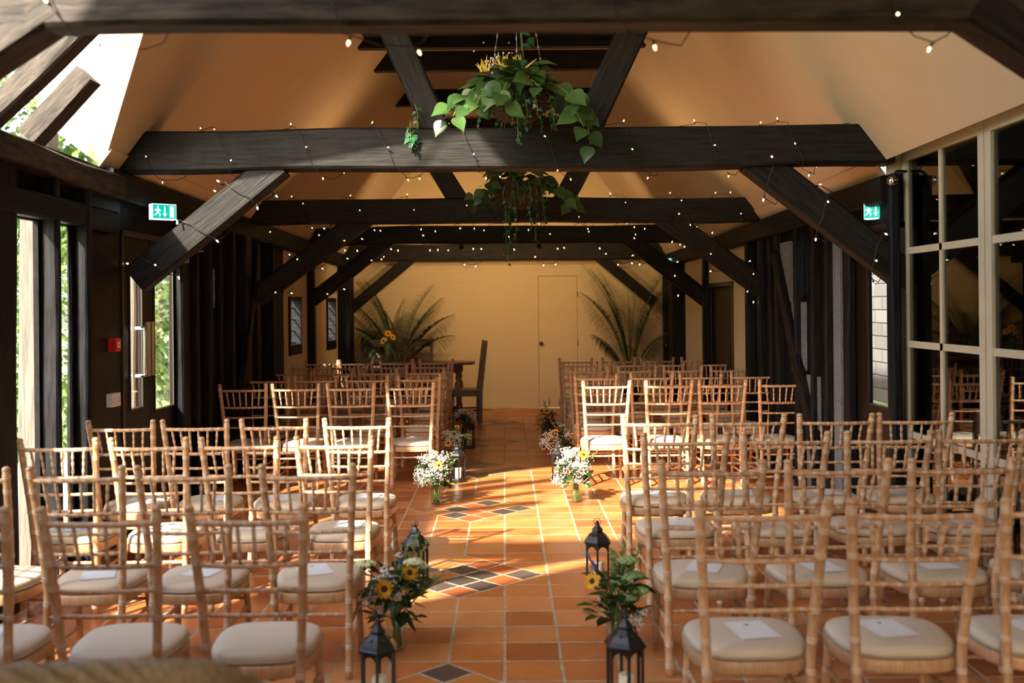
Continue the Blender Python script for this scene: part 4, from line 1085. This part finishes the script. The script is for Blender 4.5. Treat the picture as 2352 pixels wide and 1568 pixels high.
palm((1.85, 15.4, 0), 2, 'tall potted palm in the far right corner by the dark doorway', [(3.3, 1.2, 1.7), (2.9, 1.3, 1.6), (3.0, 1.05, 1.4), (3.5, 1.35, 1.6), (-.1, 1.3, 1.6), (.2, 1.15, 1.5), (-.5, 1.2, 1.4), (-2.4, 1.25, 1.2), (-1.5, 1.3, 1.3), (1.5, 1.35, 1.4), (3.4, .8, .9), (0, .85, .9), (-2.0, .8, .8)], 1.6)

# ------------------------------------------------------------------ oak table and ladder-back chairs
TX0, TX1, TY0, TY1, TZ = -1.95, -.42, 14.5, 15.1, .80
root = empty('oak_table', ((TX0 + TX1) / 2, (TY0 + TY1) / 2, 0)); tag(root, 'dark oak table with turned legs in front of the far wall', 'table')
cx, cy = (TX1 - TX0) / 2, (TY1 - TY0) / 2
b = MB(); rings = [[(x, y, z) for x, y in seat_outline(cx * k, cx * k, -cy * k, cy * k)] for z, k in ((TZ - .035, .985), (TZ - .02, 1.0), (TZ - .005, 1.0), (TZ, .99))]; ringed(b, rings); b.sm[:] = [False] * len(b.sm); b.build('table_top', M['darkwood'], root)
b = MB(); b.box((-cx + .2, -cy + .1, TZ - .14), (cx - .2, cy - .1, TZ - .035)); b.box((-cx + .22, -.03, .12), (cx - .22, .03, .17)); b.build('apron', M['darkwood'], root)
for sx in (-1, 1):
    for sy in (-1, 1):
        b = MB(); b.lathe([(.03, 0), (.05, .02), (.05, .1), (.03, .12), (.045, .16), (.03, .22), (.035, .3), (.055, .42), (.05, .5), (.028, .54), (.045, .58), (.03, .62), (.055, .66), (.055, TZ - .035)], (sx * (cx - .24), sy * (cy - .13), 0), n=14); b.build('leg', M['darkwood'], root)
def ladder_chair(loc, rz, label, parts=None):
    root = empty('dining_chair', loc, rz); tag(root, label, 'chair', 'dark ladder-back chairs round the oak table')
    for s in (-1, 1):
        b = MB(); b.prism([(s * .20 - .022, -.20, 0), (s * .20 - .022, -.155, 0), (s * .20 - .022, -.165, .45), (s * .20 - .022, -.25, 1.12), (s * .20 - .022, -.285, 1.12), (s * .20 - .022, -.21, .45)], (.044, 0, 0)); b.build('back_post', M['darkwood'], root)
        b = MB(); b.lathe([(.02, 0), (.024, .1), (.03, .12), (.02, .16), (.026, .3), (.024, .43)], (s * .2, .2, 0), n=10); b.build('leg', M['darkwood'], root)
    b = MB(); b.box((-.23, -.21, .43), (.23, .23, .46)); b.box((-.2, -.17, .37), (.2, .2, .43)); b.build('seat', M['darkwood'], root)
    for z, h in ((1.04, .11), (.86, .07), (.68, .06)):
        y = -.175 - (z - .45) * .13; b = MB(); b.prism([(-.18, y, z - h / 2), (.18, y, z - h / 2), (.18, y - .015, z + h / 2), (-.18, y - .015, z + h / 2)], (0, -.018, 0)); b.build('back_slat', M['darkwood'], root)
    for s in (-1, 1):
        b = MB(); b.tube([(s * .2, -.18, .18), (s * .2, .2, .18)], .012, 6); b.build('stretcher', M['darkwood'], root)
ladder_chair((-.54, 14.22, 0), PI / 2 + .12, 'dark oak ladder-back chair side-on at the aisle end of the table')
ladder_chair((-1.32, 15.45, 0), PI - .05, 'dark ladder-back chair behind the table, right of the sunflowers')
ladder_chair((-1.92, 15.40, 0), PI + .08, 'reddish dark ladder-back chair behind the sunflower vase')
bouquet(-1.66, 14.7, .38, .1, 23, 'three sunflowers in the bottle vase on the oak table', 'clear glass bottle vase on the oak table', [(-.45, -.3, .5, -.1, .0, 1.35), (.1, -.2, 1.05, .1, 0, 1.2), (.7, 0, .78, .4, .1, 1.2)], jr=.045, jh=.2, green=14, z0=TZ, group='glass vase on the oak table')
b = MB(); b.lathe([(0, 0), (.035, 0), (.038, .01), (.038, .12), (.014, .17), (.014, .22), (.016, .22)], n=16); o = b.build('glass_bottle', M['jar'], loc=(-1.53, 14.62, TZ)); tag(o, 'narrow-necked glass bottle right beside the sunflower vase', 'bottle')

# ------------------------------------------------------------------ exit signs, alarm, socket, spot lamp
def exit_sign(px, py, s, Y, label, sc=1.0):
    x, z = XZ(px, py, Y); root = empty('exit_sign', (x, Y, z)); tag(root, label, 'exit sign', 'lit green emergency exit signs')
    root.rotation_euler = (0, 0, s * math.radians(-38) if s > 0 else math.radians(38)); root.scale = (sc, sc, sc)
    W, Hh = .088, .056
    b = MB(); n = 10; prof = []
    b.box((-W, .006, -Hh), (W, .07, Hh)); b.build('housing', M['exit_white'], root)
    b = MB(); b.box((-W + .008, -.004, -Hh + .008), (W - .008, .006, Hh - .008)); f = b.build('green_panel', M['exit_green'], root)
    b = MB(); y = -.008
    def q(pts): b.prism([(a, y, c) for a, c in pts], (0, .004, 0))
    q([(.036, -.040), (.066, -.040), (.066, .040), (.036, .040)])      # doorway
    q([(-.004, .036), (-.004, -.012), (-.016, -.012), (0, -.038), (.016, -.012), (.004, -.012), (.004, .036)])         # arrow
    u = lambda a, c: (-.050 + a * .85, c * .88)
    q([u(-.006, .028), u(.006, .028), u(.008, .04), u(0, .045), u(-.008, .04)])
    q([u(-.014, .022), u(.012, .024), u(.010, -.006), u(-.008, -.006)])
    q([u(.010, .022), u(.028, .006), u(.024, 0), u(.008, .012)]); q([u(-.012, .022), u(-.028, .010), u(-.026, .002), u(-.010, .014)])
    q([u(.004, -.006), u(.024, -.020), u(.018, -.042), u(.010, -.040), u(.014, -.022), u(-.004, -.010)]); q([u(-.008, -.004), u(.0, -.012), u(-.012, -.028), u(-.030, -.034), u(-.028, -.026), u(-.016, -.020)])
    b.build('pictogram', M['exit_white'], f)
    b = MB(); wx = abs(WX(Y, s)) - abs(x) ; b.box((W * -.4, .07, -.02), (W * .4, .07 + max(.05, abs(wx) * .8), .02)); b.build('bracket', M['dframe'], root)
exit_sign(378, 486, -1, 7.40, 'glowing green exit sign above the left glazed fire doors')
exit_sign(2012, 484, 1, 7.35, 'glowing green exit sign above the right fire door')
exit_sign(1547, 602, 1, 14.9, 'tiny distant green exit sign over the far right doorway', 1.0)
# exit sign light spill
for (px, py, Y, s) in ((370, 470, 7.45, -1), (2025, 470, 7.1, 1)):
    pass
y = WY(253, -1); x = WX(y, -1); _, z = XZ(255, 792, y)
root = empty('fire_alarm', (x, y, z)); tag(root, 'red break-glass fire alarm point on the dark brown panel', 'fire alarm')
b = MB(); b.box((0, -.045, -.045), (.045, .045, .045)); b.box((.045, -.042, -.042), (.055, .042, .042)); b.build('housing', M['red'], root)
b = MB(); b.box((.055, -.02, -.018), (.058, .02, .018)); b.build('glass_panel', M['whiteplastic'], root)
b = MB(); b.box((.058, -.012, -.004), (.0585, -.003, .004)); b.box((.058, .003, -.004), (.0585, .012, .004)); b.build('symbol', M['dark'], root)
y = WY(252, -1); x = WX(y, -1); _, z = XZ(252, 918, y)
root = empty('power_socket', (x, y, z)); tag(root, 'white double power socket below the red fire alarm point', 'socket')
b = MB(); b.box((0, -.075, -.044), (.04, .075, .044)); b.build('plate', M['whiteplastic'], root)
for s in (-1, 1):
    b = MB(); b.box((.04, s * .02 - .008, .012), (.045, s * .02 + .008, .032)); b.build('switch', M['whiteplastic'], root)
b = MB()
for s in (-1, 1):
    for a, c in ((0, .012), (-.011, -.012), (.011, -.012)): b.box((.04, s * .045 + a - .003, c - .004), (.0408, s * .045 + a + .003, c + .004))
b.build('pin_holes', M['dark'], root)
x, z = XZ(2056, 415, 7.0); root = empty('spot_lamp', (x - .02, 7.0, z)); tag(root, 'small chrome spot lamp at the right end of the second tie beam', 'lamp')
b = MB(); b.ball((0, 0, 0), .035, 0, 14, 10); b.build('head', M['chrome'], root); b = MB(); b.tube([(0, .02, .02), (.05, .05, .07), (.12, .06, .07)], .01, 8); b.build('arm', M['dframe'], root)

# ------------------------------------------------------------------ wicker chair at the bottom left
def wicker_chair():
    root = empty('wicker_chair', (-1.02, 2.30, 0)); tag(root, 'woven wicker armchair with rolled rim at the camera end of the left block', 'armchair')
    pl = [(-.47, .34, .60), (-.47, .1, .70), (-.465, -.1, .80), (-.45, -.22, .865), (-.40, -.29, .895), (-.3, -.325, .905), (0, -.34, .907), (.3, -.325, .905), (.40, -.29, .895), (.45, -.22, .865), (.465, -.1, .80), (.47, .1, .70), (.47, .34, .60)]
    P = [V(p) for p in pl]; path = []
    for i in range(len(P) - 1):
        a, c, d, e = P[max(i - 1, 0)], P[i], P[i + 1], P[min(i + 2, len(P) - 1)]
        for k in range(12):
            t = k / 12; path.append(.5 * ((2 * c) + (d - a) * t + (2 * a - 5 * c + 4 * d - e) * t * t + (3 * c - a - 3 * d + e) * t ** 3))
    path.append(P[-1])
    b = MB(); n = len(path)
    for ph in range(3):
        b.tube([p + V((0, math.cos(i * .9 + ph * 2.1) * .016, math.sin(i * .9 + ph * 2.1) * .016)) for i, p in enumerate(path)], .014, 6)
    b.build('rolled_rim', M['wicker'], root)
    b = MB()
    for i in range(0, n, 2):
        p = path[i]; b.tube([V((p.x * .93, p.y * .93, .40)), V((p.x * .99, p.y * .99, p.z * .6 + .2)), p], .006, 5)
    for k in range(26):
        f = k / 26; L = []
        for i in range(n):
            p = path[i]; z = .40 + (p.z - .42) * f; w = .93 + .07 * f; o = .008 * (1 if (i // 2 + k) % 2 else -1); L.append(V((p.x * w, p.y * w, z)) * 1.0 + V((0, o, 0)))
        b.tube(L, .0075, 5)
    b.build('woven_back', M['wicker'], root)
    b = MB(); rings = [[(x, y, z) for x, y in seat_outline(.44, .45, -.30, .36, k=k)] for z, k in ((.34, .97), (.36, 1), (.42, 1), (.44, .97), (.44, .5))]; ringed(b, rings); b.build('seat', M['wicker'], root)
    for sx in (-1, 1):
        for y in (-.26, .3):
            b = MB(); b.tube([(sx * .40, y, .36), (sx * .42, y * 1.05, 0)], .022, 8); b.build('leg', M['wicker'], root)
wicker_chair()

# ------------------------------------------------------------------ outside
b = MB(); b.box((-60, -40, -.35), (60, 90, -.13)); struct(b.build('ground', M['grass']))
b = MB(); b.box((-5.2, 0, -.13), (-3.3, 22, -.10)); struct(b.build('trim_path', M['gravel']))
def bush(c, r, n, seed, label, ls=.12, sq=(1, 1, 1), grp='garden shrubs beyond the left wall', cat='shrub', name='garden_shrub'):
    rng = random.Random(seed); b = MB()
    for _ in range(n):
        v = V((rng.gauss(0, 1), rng.gauss(0, 1), rng.gauss(0, 1))).normalized(); rr = rng.uniform(.72, 1.05) + .2 * mnoise.noise(v * 2.2 + V((seed, 0, 0)))
        p = V((v.x * r * sq[0] * rr, v.y * r * sq[1] * rr, v.z * r * sq[2] * rr)); b.leaf(p, v + V((rng.uniform(-.8, .8), rng.uniform(-.8, .8), rng.uniform(-.8, .4))), (0, 0, 1), ls * rng.uniform(.6, 1.3), 'oval', 0)
    root = empty(name, (c[0], c[1], max(-.13, 0) - .13)); 
    o = b.build('foliage', M['outleaf'], root); o.location = (0, 0, c[2] + .13)
    b = MB(); b.tube([(0, 0, 0), (.05, 0, c[2] * .5), (0, .05, c[2] + .1)], [.08 * r, .06 * r, .03 * r], 7); b.build('trunk', M['studgrey'], root)
    tag(root, label, cat, grp)
bush((-5.9, 12.2, 1.1), 1.35, 1700, 1, 'leafy green shrub seen through the gap beside the grey post')
bush((-6.4, 15.7, 1.2), 1.5, 1700, 2, 'bright shrub seen through the second gap between the left studs')
bush((-6.3, 19.6, 1.2), 1.6, 1500, 3, 'shrub seen through the left fire door glass')
bush((-9.9, 18.3, 2.2), 1.9, 2200, 5, 'tall shrub behind the others on the left', .2)
bush((-7.0, 24.5, 1.8), 2.1, 2600, 6, 'big shrub at the end of the garden path', .25)
bush((-11.6, 29.5, 6.8), 3.9, 4200, 8, 'green tree crown seen through the rooflight', .36, grp='garden trees', cat='tree', name='garden_tree')
bush((-20.9, 32.5, 6.6), 3.9, 3600, 9, 'second tree crown low in the rooflight view', .36, grp='garden trees', cat='tree', name='garden_tree')
rng = random.Random(4); b = MB()
for px, py in ((20, 250), (60, 290), (90, 270), (140, 300), (170, 260), (200, 290), (30, 180), (110, 320), (190, 240), (150, 250)):
    xx, z_ = XZ(px, py, 6.5); leaf_strand(b, (xx - .35, 6.5, z_ + .1), (rng.uniform(-1, 1), 0, rng.uniform(-.5, 1)), 6, .05, .07, 'oval', rng, .1)
o = b.build('climbing_vine', [M['outleaf'], M['stem']]); tag(o, 'leafy climber outside the low edge of the rooflight', 'climber')
# neighbouring white painted brick range on the right, low timber bench below
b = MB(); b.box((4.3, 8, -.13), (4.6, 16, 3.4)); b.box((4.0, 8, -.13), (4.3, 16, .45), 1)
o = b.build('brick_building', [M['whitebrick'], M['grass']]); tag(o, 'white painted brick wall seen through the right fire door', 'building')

# ------------------------------------------------------------------ warm lamps of the room: lamp heads on the backs and tops of the beams
def beam_lamp(x, y, z, tgt, power, label, size=110):
    root = empty('beam_spotlight', (x, y, z)); tag(root, label, 'lamp', 'warm lamps fixed to the beams')
    d = (V(tgt) - V((x, y, z))).normalized(); Q = d.to_track_quat('Z', 'Y').to_matrix().to_4x4()
    b = MB(); b.lathe([(.0, -.05), (.03, -.05), (.036, .03), (.032, .03), (.026, 0), (0, 0)], n=14); o = b.build('shade', M['dframe'], root); o.matrix_local = Q
    warm_spot('lamp_light', V((x, y, z)) + d * .05, tgt, power, size)
beam_lamp(-.55, Y4 + .2, 2.34, (-.75, YF, 1.75), 45, 'small lamp behind the fourth tie beam, left one', 150)
beam_lamp(.45, Y4 + .2, 2.34, (.5, YF, 1.7), 28, 'small lamp behind the fourth tie beam, right one', 150)
beam_lamp(-.9, Y4 + .16, 2.56, (-1.2, YF, 3.4), 30, 'uplighter fixed behind the fourth tie beam, left one', 130)
beam_lamp(1.0, Y4 + .16, 2.56, (1.2, YF, 3.4), 30, 'uplighter fixed behind the fourth tie beam, right one', 130)
beam_lamp(-1.2, Y3 + .16, 2.60, (-1.6, Y3 - 1.0, 4.2), 16, 'uplighter fixed behind the third tie beam, left one', 160)
beam_lamp(1.2, Y3 + .16, 2.60, (1.6, Y3 - 1.0, 4.2), 16, 'uplighter fixed behind the third tie beam, right one', 160)

bpy.data.objects.remove(BULB)
